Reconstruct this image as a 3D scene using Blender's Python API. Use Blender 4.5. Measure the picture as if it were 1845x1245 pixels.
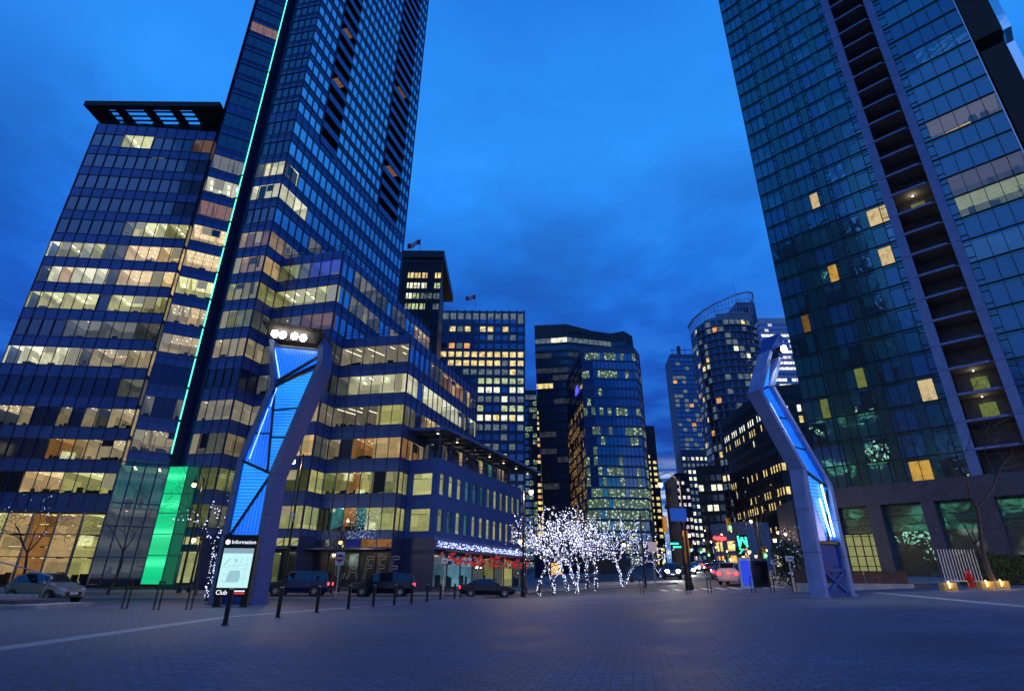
import bpy, math, random
from mathutils import Vector, Matrix
random.seed(7)
for o in list(bpy.data.objects): bpy.data.objects.remove(o)
SC=bpy.context.scene; COL=SC.collection; R=math.radians
# ------------------------------------------------------------------ camera
H=1.2; FPX=983.; ROLL=R(.53); PIT=R(23.23)
cam=bpy.data.objects.new('camera',bpy.data.cameras.new('camera')); COL.objects.link(cam)
cam.matrix_world=Matrix.Translation((0,0,H))@Matrix.Rotation(R(90)+PIT,4,'X')@Matrix.Rotation(ROLL,4,'Z')
cam.data.sensor_width=36; cam.data.lens=36*FPX/1845; cam.data.clip_end=6000; cam.data.clip_start=.05
SC.camera=cam
# ------------------------------------------------------------------ sky
W=bpy.data.worlds.new('World'); SC.world=W; W.use_nodes=True
nt=W.node_tree; nt.nodes.clear(); N=nt.nodes.new; L=nt.links.new
out=N('ShaderNodeOutputWorld'); bg=N('ShaderNodeBackground'); L(bg.outputs[0],out.inputs[0])
tc=N('ShaderNodeTexCoord'); sep=N('ShaderNodeSeparateXYZ'); L(tc.outputs['Generated'],sep.inputs[0])
def ramp(tree,fac,stops,interp='LINEAR'):
    r=tree.nodes.new('ShaderNodeValToRGB'); r.color_ramp.interpolation=interp
    while len(r.color_ramp.elements)>1: r.color_ramp.elements.remove(r.color_ramp.elements[-1])
    r.color_ramp.elements[0].position=stops[0][0]; r.color_ramp.elements[0].color=(*stops[0][1],1)
    for p,c in stops[1:]:
        e=r.color_ramp.elements.new(p); e.color=(*c,1)
    tree.links.new(fac,r.inputs[0]); return r.outputs[0]
def math_n(tree,op,a,b=None,c=None,clamp=False):
    m=tree.nodes.new('ShaderNodeMath'); m.operation=op; m.use_clamp=clamp
    for i,v in enumerate((a,b,c)):
        if v is None: continue
        if isinstance(v,(int,float)): m.inputs[i].default_value=v
        else: tree.links.new(v,m.inputs[i])
    return m.outputs[0]
def mix_n(tree,fac,a,b,mode='MIX'):
    m=tree.nodes.new('ShaderNodeMix'); m.data_type='RGBA'; m.blend_type=mode
    for s,v in ((m.inputs[0],fac),(m.inputs[6],a),(m.inputs[7],b)):
        if isinstance(v,(int,float)): s.default_value=v
        elif isinstance(v,tuple): s.default_value=(*v,1) if len(v)==3 else v
        else: tree.links.new(v,s)
    return m.outputs[2]
base=ramp(nt,sep.outputs[2],[(0,(.09,.22,.50)),(.06,(.06,.20,.52)),(.14,(.016,.09,.40)),(.24,(.009,.072,.42)),(.40,(.011,.11,.56)),(.50,(.014,.17,.70)),(.57,(.019,.23,.84)),(.66,(.024,.27,.90)),(.78,(.020,.23,.82)),(.88,(.013,.15,.66)),(.97,(.010,.12,.57))])
# clouds: the view direction projected onto a high layer
zc=math_n(nt,'MAXIMUM',sep.outputs[2],.04)
cx=math_n(nt,'DIVIDE',sep.outputs[0],zc); cy=math_n(nt,'DIVIDE',sep.outputs[1],zc)
cmb=N('ShaderNodeCombineXYZ'); L(cx,cmb.inputs[0]); L(cy,cmb.inputs[1])
def noise(tree,vec,scale,detail=4,rough=.55,dist=0):
    n=tree.nodes.new('ShaderNodeTexNoise'); n.inputs['Scale'].default_value=scale; n.inputs['Detail'].default_value=detail
    n.inputs['Roughness'].default_value=rough; n.inputs['Distortion'].default_value=dist
    if vec is not None: tree.links.new(vec,n.inputs['Vector'])
    return n.outputs[0]
n1=noise(nt,cmb.outputs[0],.85,6,.52,.3); n2=noise(nt,cmb.outputs[0],2.6,5,.6,.2)
nn=math_n(nt,'ADD',math_n(nt,'MULTIPLY',n1,.75),math_n(nt,'MULTIPLY',n2,.25))
# heavier, darker cloud in the lower sky
lowm=ramp(nt,sep.outputs[2],[(.0,(.2,)*3),(.12,(.8,)*3),(.22,(1,)*3),(.45,(1,)*3),(.58,(.85,)*3),(.68,(.35,)*3),(1,(.25,)*3)])
cm=ramp(nt,nn,[(.45,(0,)*3),(.57,(1,)*3)])
cf=math_n(nt,'MULTIPLY',cm,lowm)
dark=mix_n(nt,1.0,base,(.80,.60,.66),'MULTIPLY')
c1=mix_n(nt,cf,base,dark)
# paler wisps
wm=ramp(nt,nn,[(.34,(1,)*3),(.47,(0,)*3)])
c2=mix_n(nt,math_n(nt,'MULTIPLY',wm,.30),c1,(.05,.36,1.0))
# bright streaks low over the street
sv=N('ShaderNodeCombineXYZ'); L(math_n(nt,'MULTIPLY',sep.outputs[0],6),sv.inputs[0]); L(math_n(nt,'MULTIPLY',sep.outputs[2],60),sv.inputs[2])
n3=noise(nt,sv.outputs[0],1.0,4,.6,.4)
sm=math_n(nt,'MULTIPLY',ramp(nt,n3,[(.42,(0,)*3),(.60,(1,)*3)]),ramp(nt,sep.outputs[2],[(.0,(.6,)*3),(.10,(1,)*3),(.155,(.85,)*3),(.20,(0,)*3)]))
c3=mix_n(nt,math_n(nt,'MULTIPLY',sm,.9),c2,(.62,.76,1.0))
sky=N('ShaderNodeTexSky'); sky.sky_type='NISHITA'; sky.sun_disc=False; sky.sun_elevation=R(1.5); sky.sun_rotation=R(40)
c4=mix_n(nt,.0005,c3,sky.outputs[0],'ADD')
L(c4,bg.inputs[0]); bg.inputs[1].default_value=1.13
# ------------------------------------------------------------------ last twilight
sun=bpy.data.objects.new('sun',bpy.data.lights.new('sun','SUN')); COL.objects.link(sun)
sun.data.energy=.10; sun.data.angle=R(25); sun.data.color=(.30,.50,1)
sun.rotation_euler=(R(62),0,R(-40))
SC.view_settings.view_transform='Standard'; SC.view_settings.look='None'; SC.view_settings.exposure=0; SC.view_settings.gamma=1
SC.render.resolution_x=1024; SC.render.resolution_y=690
try:
    SC.cycles.max_bounces=8; SC.cycles.transparent_max_bounces=12; SC.cycles.sample_clamp_indirect=3
except Exception: pass
# ------------------------------------------------------------------ photo geometry helpers
def ray(x,y):
    u=(x-922.5)/FPX; v=(622.5-y)/FPX
    a=u*math.cos(ROLL)-v*math.sin(ROLL); b=u*math.sin(ROLL)+v*math.cos(ROLL)
    return (a, math.cos(PIT)-b*math.sin(PIT), math.sin(PIT)+b*math.cos(PIT))
def at(x,y,Y):
    r=ray(x,y); k=Y/r[1]; return Vector((r[0]*k,Y,H+r[2]*k))
def sm01(t): t=min(1,max(0,t)); return t*t*(3-2*t)
def G(x,y):
    """ground height: the plaza climbs gently to the right, the street climbs away"""
    g=.04*min(max(x,0),34)
    return g+min(max(y-44,0),260)*.028*sm01((x+2)/12)
def onground(x,Y,ylow=None):
    """point at photo column x (read at row ylow) and depth Y, dropped on the ground"""
    p=at(x,ylow or 1060,Y); return Vector((p.x,Y,G(p.x,Y)))
# ------------------------------------------------------------------ materials
MATS={}
def mat(name,base=(.5,.5,.5),rough=.5,metal=0,spec=.5,emit=None,es=0,noise_amt=0,noise_scale=3,bump=0,bump_scale=20,sample=True):
    if name in MATS: return MATS[name]
    m=bpy.data.materials.new(name); m.use_nodes=True; t=m.node_tree; b=t.nodes['Principled BSDF']
    b.inputs['Base Color'].default_value=(*base,1); b.inputs['Roughness'].default_value=rough; b.inputs['Metallic'].default_value=metal
    b.inputs['Specular IOR Level'].default_value=spec
    g=None
    if noise_amt or bump:
        g=t.nodes.new('ShaderNodeNewGeometry').outputs['Position']
    if noise_amt:
        f=noise(t,g,noise_scale,6,.6)
        rr=ramp(t,f,[(.3,tuple(c*(1-noise_amt) for c in base)),(.7,tuple(min(1,c*(1+noise_amt)) for c in base))])
        t.links.new(rr,b.inputs['Base Color'])
    if bump:
        bn=t.nodes.new('ShaderNodeBump'); bn.inputs['Strength'].default_value=bump; bn.inputs['Distance'].default_value=.02
        t.links.new(noise(t,g,bump_scale,3),bn.inputs['Height']); t.links.new(bn.outputs[0],b.inputs['Normal'])
    if emit:
        b.inputs['Emission Color'].default_value=(*emit,1); b.inputs['Emission Strength'].default_value=es
    if not sample:
        m.cycles.emission_sampling='NONE'
    MATS[name]=m; return m
def facade_glass(name,base,refl=.35,rough=.04,wav=.0,wscale=.5,tint=(1,1,1)):
    """opaque-looking curtain wall glass: dark body under a strong coated reflection"""
    m=bpy.data.materials.new(name); m.use_nodes=True; t=m.node_tree; b=t.nodes['Principled BSDF']
    b.inputs['Base Color'].default_value=(*base,1); b.inputs['Roughness'].default_value=.3
    g=t.nodes.new('ShaderNodeNewGeometry')
    gl=t.nodes.new('ShaderNodeBsdfGlossy'); gl.inputs['Roughness'].default_value=rough; gl.inputs['Color'].default_value=(*tint,1)
    fr=t.nodes.new('ShaderNodeFresnel'); fr.inputs[0].default_value=1.5
    if wav:
        bn=t.nodes.new('ShaderNodeBump'); bn.inputs['Strength'].default_value=wav; bn.inputs['Distance'].default_value=.05
        t.links.new(noise(t,g.outputs['Position'],wscale,2,.5,.3),bn.inputs['Height'])
        for s in (gl.inputs['Normal'],fr.inputs['Normal']): t.links.new(bn.outputs[0],s)
    f=math_n(t,'ADD',math_n(t,'MULTIPLY',fr.outputs[0],1-refl),refl,clamp=True)
    mx=t.nodes.new('ShaderNodeMixShader'); t.links.new(f,mx.inputs[0]); t.links.new(b.outputs[0],mx.inputs[1]); t.links.new(gl.outputs[0],mx.inputs[2])
    t.links.new(mx.outputs[0],t.nodes['Material Output'].inputs[0])
    MATS[name]=m; return m
def pane_glass(name='pane_clear',refl=.06,tint=(.86,.93,.93)):
    m=bpy.data.materials.new(name); m.use_nodes=True; t=m.node_tree; t.nodes.remove(t.nodes['Principled BSDF'])
    tr=t.nodes.new('ShaderNodeBsdfTransparent'); tr.inputs[0].default_value=(*tint,1)
    gl=t.nodes.new('ShaderNodeBsdfGlossy'); gl.inputs['Roughness'].default_value=.03
    fr=t.nodes.new('ShaderNodeFresnel'); fr.inputs[0].default_value=1.5
    f=math_n(t,'ADD',fr.outputs[0],refl,clamp=True)
    mx=t.nodes.new('ShaderNodeMixShader'); t.links.new(f,mx.inputs[0]); t.links.new(tr.outputs[0],mx.inputs[1]); t.links.new(gl.outputs[0],mx.inputs[2])
    t.links.new(mx.outputs[0],t.nodes['Material Output'].inputs[0])
    MATS[name]=m; return m
def lit_surface(name,c,var=.5,scale=.9,es=1.0):
    """a lit room surface: emission with furniture-like mottling"""
    m=bpy.data.materials.new(name); m.use_nodes=True; t=m.node_tree; t.nodes.remove(t.nodes['Principled BSDF'])
    e=t.nodes.new('ShaderNodeEmission'); g=t.nodes.new('ShaderNodeNewGeometry').outputs['Position']
    f=noise(t,g,scale,4,.6); f2=noise(t,g,scale*4,2,.5)
    fm=math_n(t,'ADD',math_n(t,'MULTIPLY',f,.6),math_n(t,'MULTIPLY',f2,.4))
    cr=ramp(t,fm,[(.34,tuple(v*(1-var) for v in c)),(.5,c),(.68,tuple(v*(1+var*.5) for v in c))])
    if 'wall' in name:
        sp=t.nodes.new('ShaderNodeSeparateXYZ'); t.links.new(g,sp.inputs[0]); cb=t.nodes.new('ShaderNodeCombineXYZ')
        t.links.new(math_n(t,'ADD',sp.outputs[0],math_n(t,'MULTIPLY',sp.outputs[1],.7)),cb.inputs[0]); t.links.new(sp.outputs[2],cb.inputs[1])
        bk=t.nodes.new('ShaderNodeTexBrick'); bk.inputs['Scale'].default_value=1; bk.inputs['Brick Width'].default_value=1.9; bk.inputs['Row Height'].default_value=1.3; bk.inputs['Mortar Size'].default_value=.02; bk.inputs['Bias'].default_value=.1
        bk.inputs['Color1'].default_value=(1.15,1.12,1.1,1); bk.inputs['Color2'].default_value=(.45,.48,.52,1); bk.inputs['Mortar'].default_value=(.5,.5,.5,1)
        t.links.new(cb.outputs[0],bk.inputs[0]); cr=mix_n(t,.85,cr,bk.outputs[0],'MULTIPLY')
    t.links.new(cr,e.inputs[0]); e.inputs[1].default_value=es
    t.links.new(e.outputs[0],t.nodes['Material Output'].inputs[0]); m.cycles.emission_sampling='NONE'
    MATS[name]=m; return m
def far_window(name,c,es=1.0,sc=1.4,dark=.15):
    m=bpy.data.materials.new(name); m.use_nodes=True; t=m.node_tree; b=t.nodes['Principled BSDF']
    b.inputs['Base Color'].default_value=(.02,.02,.03,1); b.inputs['Roughness'].default_value=.1
    g=t.nodes.new('ShaderNodeNewGeometry').outputs['Position']
    v=t.nodes.new('ShaderNodeTexVoronoi'); v.inputs['Scale'].default_value=sc; t.links.new(g,v.inputs['Vector'])
    f=noise(t,g,sc*.35,2); sp=t.nodes.new('ShaderNodeSeparateColor'); t.links.new(v.outputs['Color'],sp.inputs[0])
    fm=math_n(t,'ADD',math_n(t,'MULTIPLY',sp.outputs[0],.6),math_n(t,'MULTIPLY',f,.5))
    cr=ramp(t,fm,[(.12,tuple(q*dark for q in c)),(.42,c),(.85,tuple(q*1.7 for q in c))])
    t.links.new(cr,b.inputs['Emission Color']); b.inputs['Emission Strength'].default_value=es
    m.cycles.emission_sampling='NONE'; MATS[name]=m; return m
M=MATS
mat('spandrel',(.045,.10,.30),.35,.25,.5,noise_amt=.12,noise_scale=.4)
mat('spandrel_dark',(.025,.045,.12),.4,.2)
mat('mullion',(.045,.07,.15),.35,.4)
mat('black_metal',(.012,.012,.014),.45,.3)
mat('steel',(.45,.46,.48),.3,.9)
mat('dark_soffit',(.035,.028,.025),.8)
mat('furniture',(.02,.018,.02),.8)
mat('leaf_dark',(.02,.045,.012),.8)
mat('concrete_blue',(.17,.24,.44),.75,noise_amt=.12,noise_scale=.8)
mat('stone_dark',(.055,.055,.085),.45,noise_amt=.35,noise_scale=1.4)
mat('concrete',(.46,.45,.40),.85,noise_amt=.25,noise_scale=2.5)
mat('wood_red',(.10,.042,.032),.6,noise_amt=.3,noise_scale=6)
mat('bark',(.055,.045,.045),.9,noise_amt=.4,noise_scale=8)
mat('white_paint',(.75,.75,.75),.5)
mat('tire',(.012,.012,.012),.8)
mat('yellow_paint',(.62,.30,.02),.45,emit=(.62,.30,.02),es=.0)
mat('red_enamel',(.80,.015,.010),.28,noise_amt=.15,noise_scale=9)
mat('road_paint',(.6,.6,.55),.7,noise_amt=.3,noise_scale=5)
mat('green_paint',(.03,.24,.10),.75,noise_amt=.3,noise_scale=3)
facade_glass('glass_c',(.008,.018,.06),.58,.05,.25,.35,(.80,.92,1))
facade_glass('glass_front',(.004,.012,.06),.04,.06,.2,.35,(.65,.8,1))
facade_glass('glass_deep',(.004,.006,.014),.05,.06,.2,.35,(.6,.75,1))
facade_glass('blind_teal',(.003,.090,.105),.05,.05,.55,.45,(.2,.75,.95))
facade_glass('blind_blue',(.008,.085,.20),.05,.05,.55,.45,(.22,.72,1))
facade_glass('teal_panel',(.002,.045,.05),.06,.07,.45,.45,(.15,.75,.8))
facade_glass('open_pane',(.002,.014,.022),.14,.03,.7,.6,(.35,.8,1))
pane_glass(); 
STY={'y':((.50,.44,.15),(.85,.78,.34),'panel'),'w':((.60,.38,.17),(.88,.60,.29),'spot'),'W':((.80,.72,.44),(1.1,1.0,.68),'panel'),
     's':((.40,.30,.17),(.60,.45,.27),'spot'),'d':((.085,.085,.075),(.15,.14,.12),'dim'),'p':((.16,.08,.055),(.28,.14,.09),'dim'),
     'b':((.02,.028,.22),(.03,.045,.36),'dim'),'o':((.012,.012,.02),(.03,.025,.03),'dim'),'l':((.30,.25,.17),(.22,.17,.13),'line'),
     'g':((.13,.14,.05),(.24,.26,.11),'dim'),'t':((.04,.17,.16),(.12,.30,.22),'panel'),'r':((.32,.14,.04),(.50,.25,.09),'spot'),'n':((.42,.42,.17),(.62,.62,.27),'panel'),
     'q':((.045,.042,.055),(.10,.08,.085),'dim'),
     'c':((.10,.22,.30),(.2,.36,.44),'panel')}
for k,(w_,c_,f_) in STY.items():
    for v,g_ in (('',1),('_low',.6),('_high',1.28)):
        lit_surface('room_wall_'+k+v,tuple(q*g_ for q in w_),.22,.5); lit_surface('room_ceiling_'+k+v,tuple(q*g_ for q in c_),.22,.6)
mat('blind_cloth',(.5,.45,.35),.8,emit=(.42,.36,.22),es=.55,sample=False); mat('blind_dark',(.03,.05,.10),.7)  # cloth blinds emit faintly, imitating room light shining through
mat('room_floor',(.05,.045,.04),.8)
mat('lamp_panel',(1,1,1),.5,emit=(1,.90,.62),es=2.2,sample=False)
mat('lamp_spot',(1,1,1),.5,emit=(1,.86,.55),es=3.2,sample=False)
mat('lamp_bulb',(1,1,1),.5,emit=(1,.60,.24),es=3.5,sample=False)
mat('flood_led',(1,1,1),.5,emit=(1,.97,.85),es=45,sample=False)
mat('headlight_on',(1,1,1),.5,emit=(1,.98,.88),es=60,sample=False)
mat('headlight_off',(.6,.6,.62),.15,.2)
mat('tail_on',(.5,.02,.02),.3,emit=(1,.03,.03),es=6,sample=False)
mat('neon_green',(.02,.5,.3),.4,emit=(.10,1,.62),es=1.9)
mat('fairy_white',(1,1,1),.5,emit=(.62,.68,1),es=2.3,sample=False)
mat('fairy_blue',(1,1,1),.5,emit=(.25,.42,1),es=2.4,sample=False)
mat('fairy_warm',(1,1,1),.5,emit=(1,.55,.15),es=3,sample=False)
mat('red_bauble',(.45,.02,.02),.15,.3,emit=(1,.05,.03),es=.25)
mat('blue_bauble',(.02,.04,.25),.12,.5)
# ------------------------------------------------------------------ mesh builder
class MB:
    def __init__(s): s.v=[]; s.f=[]; s.m=[]; s.names=[]
    def mi(s,m):
        if m not in s.names: s.names.append(m)
        return s.names.index(m)
    def poly(s,pts,m):
        i=len(s.v); s.v+= [tuple(p) for p in pts]; s.f.append(tuple(range(i,i+len(pts)))); s.m.append(s.mi(m))
    def mesh(s,vs,fs,m):
        i=len(s.v); s.v+=[tuple(p) for p in vs]; k=s.mi(m)
        for f in fs: s.f.append(tuple(i+a for a in f)); s.m.append(k)
    def box(s,x0,x1,y0,y1,z0,z1,m,T=None):
        vs=[Vector((x,y,z)) for z in (z0,z1) for y in (y0,y1) for x in (x0,x1)]
        if T is not None: vs=[T@v for v in vs]
        s.mesh(vs,[(0,2,3,1),(4,5,7,6),(0,1,5,4),(2,6,7,3),(0,4,6,2),(1,3,7,5)],m)
    def bar(s,a,b,w,h,m,up=(0,0,1)):
        a=Vector(a); b=Vector(b); d=(b-a); ln=d.length
        if ln<1e-6: return
        d/=ln; u=Vector(up)
        if abs(d.dot(u))>.98: u=Vector((1,0,0))
        r=d.cross(u).normalized(); u=r.cross(d)
        vs=[p+r*sx*w/2+u*sz*h/2 for p in (a,b) for sx,sz in ((-1,-1),(1,-1),(1,1),(-1,1))]
        s.mesh(vs,[(3,2,1,0),(4,5,6,7),(0,1,5,4),(1,2,6,5),(2,3,7,6),(3,0,4,7)],m)
    def tube(s,pts,rad,m,n=8,cap=True):
        pts=[Vector(p) for p in pts]; rs=rad if isinstance(rad,(list,tuple)) else [rad]*len(pts)
        vs=[];fs=[]; ref=None
        for i,p in enumerate(pts):
            d=(pts[min(i+1,len(pts)-1)]-pts[max(i-1,0)]).normalized()
            if ref is None: ref=Vector((1,0,0)) if abs(d.x)<.8 else Vector((0,1,0))
            a=(ref-d*ref.dot(d)).normalized(); b=d.cross(a); ref=a
            for j in range(n):
                t=2*math.pi*j/n; vs.append(p+(a*math.cos(t)+b*math.sin(t))*rs[i])
        for i in range(len(pts)-1):
            for j in range(n):
                k=(j+1)%n; fs.append((i*n+j,i*n+k,(i+1)*n+k,(i+1)*n+j))
        if cap: fs.append(tuple(range(n-1,-1,-1))); fs.append(tuple((len(pts)-1)*n+j for j in range(n)))
        s.mesh(vs,fs,m)
    def lathe(s,prof,c,m,n=16):
        c=Vector(c); vs=[];fs=[]
        for r,z in prof:
            for j in range(n):
                t=2*math.pi*j/n; vs.append(c+Vector((r*math.cos(t),r*math.sin(t),z)))
        for i in range(len(prof)-1):
            for j in range(n):
                k=(j+1)%n; fs.append((i*n+j,i*n+k,(i+1)*n+k,(i+1)*n+j))
        fs.append(tuple(range(n-1,-1,-1))); fs.append(tuple((len(prof)-1)*n+j for j in range(n)))
        s.mesh(vs,fs,m)
    def ball(s,c,r,m,n=8,sz=1):
        s.lathe([(max(.001,r*math.sin(math.pi*i/n)),-r*sz*math.cos(math.pi*i/n)) for i in range(n+1)],c,m,n+2)
    def octa(s,c,r,m):
        c=Vector(c); vs=[c+Vector(p)*r for p in ((1,0,0),(-1,0,0),(0,1,0),(0,-1,0),(0,0,1),(0,0,-1))]
        s.mesh(vs,[(0,2,4),(2,1,4),(1,3,4),(3,0,4),(2,0,5),(1,2,5),(3,1,5),(0,3,5)],m)
    def build(s,name,parent=None,origin=None,smooth=False):
        me=bpy.data.meshes.new(name); o=Vector(origin) if origin is not None else None
        vs=s.v if o is None else [tuple(Vector(v)-o) for v in s.v]
        me.from_pydata(vs,[],s.f)
        for n in s.names: me.materials.append(M[n])
        me.polygons.foreach_set('material_index',s.m)
        if smooth: me.polygons.foreach_set('use_smooth',[True]*len(s.f))
        me.update(); ob=bpy.data.objects.new(name,me); COL.objects.link(ob)
        if parent is not None: ob.parent=parent
        elif o is not None: ob.location=o
        return ob
def tag(o,label=None,cat=None,group=None,kind=None):
    if label: o['label']=label
    if cat: o['category']=cat
    if group: o['group']=group
    if kind: o['kind']=kind
    return o
def thing(name,loc,label,cat,group=None,rz=0):
    e=bpy.data.objects.new(name,None); COL.objects.link(e); e.location=loc; e.rotation_euler=(0,0,rz); e.empty_display_size=.3
    return tag(e,label,cat,group)
def copy_tree(o,parent=None):
    c=o.copy(); COL.objects.link(c); c.parent=parent
    for ch in [x for x in bpy.data.objects if x.parent==o]: copy_tree(ch,c)
    return c
def relabel(o,label): o['label']=label; return o
def text_mesh(s,size,m,parent,T,outline=0,ext=.004,name='lettering',shear=0,align='CENTER'):
    cu=bpy.data.curves.new(name,'FONT'); cu.body=s; cu.size=size; cu.align_x=align; cu.align_y='CENTER'; cu.shear=shear
    if outline: cu.fill_mode='NONE'; cu.bevel_depth=outline; cu.bevel_resolution=0; cu.resolution_u=2
    else: cu.extrude=ext; cu.resolution_u=3
    ob=bpy.data.objects.new(name,cu); COL.objects.link(ob); bpy.context.view_layer.update()
    me=bpy.data.meshes.new_from_object(ob.evaluated_get(bpy.context.evaluated_depsgraph_get())); bpy.data.objects.remove(ob)
    me.transform(T); me.materials.clear(); me.materials.append(M[m])
    o=bpy.data.objects.new(name,me); COL.objects.link(o); o.parent=parent; return o
def wallT(p,xdir,updir=(0,0,1)):
    """matrix putting text (x right, y up) on a wall at p"""
    x=Vector(xdir).normalized(); y=Vector(updir).normalized(); z=x.cross(y)
    return Matrix.Translation(p)@Matrix((x,y,z)).transposed().to_4x4()
# ------------------------------------------------------------------ facade kit
class Bld:
    """collects wall, frame and window geometry of one building (all in world space, root at origin offset)"""
    def __init__(s,name,label,cat,loc,group=None):
        s.root=thing(name,loc,label,cat,group); s.o=Vector(loc); s.wall=MB(); s.frame=MB(); s.win=[]; s.n=0; s.rail=MB()
    def finish(s,wall='wall',frame='facade_frame',limit=98):
        if s.wall.f: s.wall.build(wall,s.root,s.o)
        if s.frame.f: s.frame.build(frame,s.root,s.o)
        if s.rail.f: s.rail.build('railing',s.root,s.o)
        s.win.sort(key=lambda t:-t[0])
        for sz,mb in s.win[:limit]: mb.build('window',s.root,s.o)
        rest=s.win[limit:]
        if rest:
            a=MB()
            for sz,mb in rest:
                for f,k in zip(mb.f,mb.m): a.poly([mb.v[i] for i in f],mb.names[k])
            tag(a.build('window',s.root,s.o),kind='stuff')
def V3(p,z): return Vector((p[0],p[1],z))
def outn(A,B):
    d=Vector((B[0]-A[0],B[1]-A[1],0)).normalized(); n=Vector((d.y,-d.x,0))
    mid=Vector(((A[0]+B[0])/2,(A[1]+B[1])/2,0))
    return (d,n if n.dot(-mid)>0 else -n)
def room(mb,a,b,z0,z1,n,sty,jit=0,depth=3.6,nb=3,zc=None):
    deep=depth>8
    """a lit room behind the window from a to b (2D), window z0..z1"""
    d=(b-a).normalized(); w=(b-a).length; i=-n
    zf=z0-.75-jit; zt=(zc or z1)+.12+jit; q=lambda s,t,z: a+d*s+i*t+Vector((0,0,z))
    e=.03; v=random.choice(('','','_low','_high')); W_='room_wall_'+sty+v; C_='room_ceiling_'+sty+v
    mb.poly([q(e,.12,zt),q(w-e,.12,zt),q(w-e,depth,zt),q(e,depth,zt)],C_)
    mb.poly([q(e,.12,zf),q(w-e,.12,zf),q(w-e,depth,zf),q(e,depth,zf)],'room_floor')
    mb.poly([q(e,depth,zf),q(w-e,depth,zf),q(w-e,depth,zt),q(e,depth,zt)],W_)
    for s in (e,w-e): mb.poly([q(s,.12,zf),q(s,depth,zf),q(s,depth,zt),q(s,.12,zt)],W_)
    kind=STY[sty][2]; z=zt-.03
    if kind=='panel':
        for j in range(nb):
            if random.random()<.72:
                s0=w*(j+.5)/nb; 
                for t0 in ((.9,2.3) if not deep else (1.0,2.6,4.2,5.8,7.4)):
                    if random.random()<.75: mb.box(0,1,0,1,0,.02,'lamp_panel',T=Matrix.Translation(q(s0-.12,t0,z-.02))@Matrix((d*.26,i*.85,Vector((0,0,1)))).transposed().to_4x4())
    elif kind=='spot':
        for j in range(nb*2):
            for t0 in (.6,1.7,2.8):
                if random.random()<.6:
                    s0=w*(j+.5)/(nb*2)+(.12 if t0==1.7 else 0)
                    mb.box(-.07,.07,-.07,.07,-.02,0,'lamp_spot',T=Matrix.Translation(q(min(w-.1,s0),t0,z)))
    elif kind=='line':
        for j in range(nb):
            s0=w*(j+.15)/nb
            if random.random()<.8: mb.bar(q(s0,.5,z-.1),q(min(w-.1,s0+1.1),3.1,z-.1),.09,.05,'lamp_panel')
    elif random.random()<.4:
        mb.box(-.06,.06,-.06,.06,-.02,0,'lamp_spot',T=Matrix.Translation(q(w*random.uniform(.2,.8),random.uniform(.6,2),z)))
    # furniture against the glass and partitions
    if deep:
        mb.box(0,1,0,1,0,1,'furniture',T=Matrix.Translation(q(.1,.5,zf))@Matrix((d*(w-.2),i*.6,Vector((0,0,.98)))).transposed().to_4x4())
        for j in range(nb*2):
            s0=w*(j+random.random())/(nb*2)-.2
            if random.random()<.75: mb.box(0,1,0,1,0,1,'furniture',T=Matrix.Translation(q(max(.05,min(s0,w-.55)),.6,zf+.95))@Matrix((d*random.uniform(.3,.5),i*.06,Vector((0,0,random.uniform(.22,.42))))).transposed().to_4x4())
        for j in range(nb*3):
            s0=random.uniform(.05,max(.06,w-.9)); t0=random.uniform(1.2,depth-1); mb.box(0,1,0,1,0,1,random.choice(['furniture','furniture',W_]),T=Matrix.Translation(q(s0,t0,zf))@Matrix((d*min(random.uniform(.3,1.4),w-s0-.05),i*.5,Vector((0,0,random.uniform(.9,1.9))))).transposed().to_4x4())
    for j in range(nb*2):
        if random.random()<.55:
            s0=random.uniform(.05,max(.06,w-.7)); ww=random.uniform(.25,.9); hh=random.uniform(.12,.55)
            t0=random.uniform(.25,.9)
            mb.box(0,1,0,1,0,1,'furniture',T=Matrix.Translation(q(s0,t0,zf))@Matrix((d*min(ww,w-s0-.05),i*.4,Vector((0,0,.75+hh+jit)))).transposed().to_4x4())
    if sty in 'yWwsn':
        for j in range(nb):
            if random.random()<.16:
                s0=w*j/nb+.05; s1=w*(j+1)/nb-.05; zz=z1-(z1-z0)*random.choice((.3,.45,.7,.95)); mb.poly([q(s0,.1,zz),q(s1,.1,zz),q(s1,.1,z1+.02),q(s0,.1,z1+.02)],random.choice(('blind_cloth','blind_cloth','blind_dark')))
    if random.random()<.35 and w>2:
        s0=random.uniform(.3,.7)*w; mb.box(0,1,0,1,0,1,W_,T=Matrix.Translation(q(s0,.3,zf))@Matrix((d*.12,i*2.6,Vector((0,0,zt-zf-.02)))).transposed().to_4x4())
    if random.random()<.10:
        s0=random.uniform(.2,.8)*w
        for _ in range(14):
            mb.octa(q(s0+random.gauss(0,.22),.4+random.uniform(0,.3),z0+.25+random.random()*.7),random.uniform(.05,.13),'leaf_dark')
FJ=[0]
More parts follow.
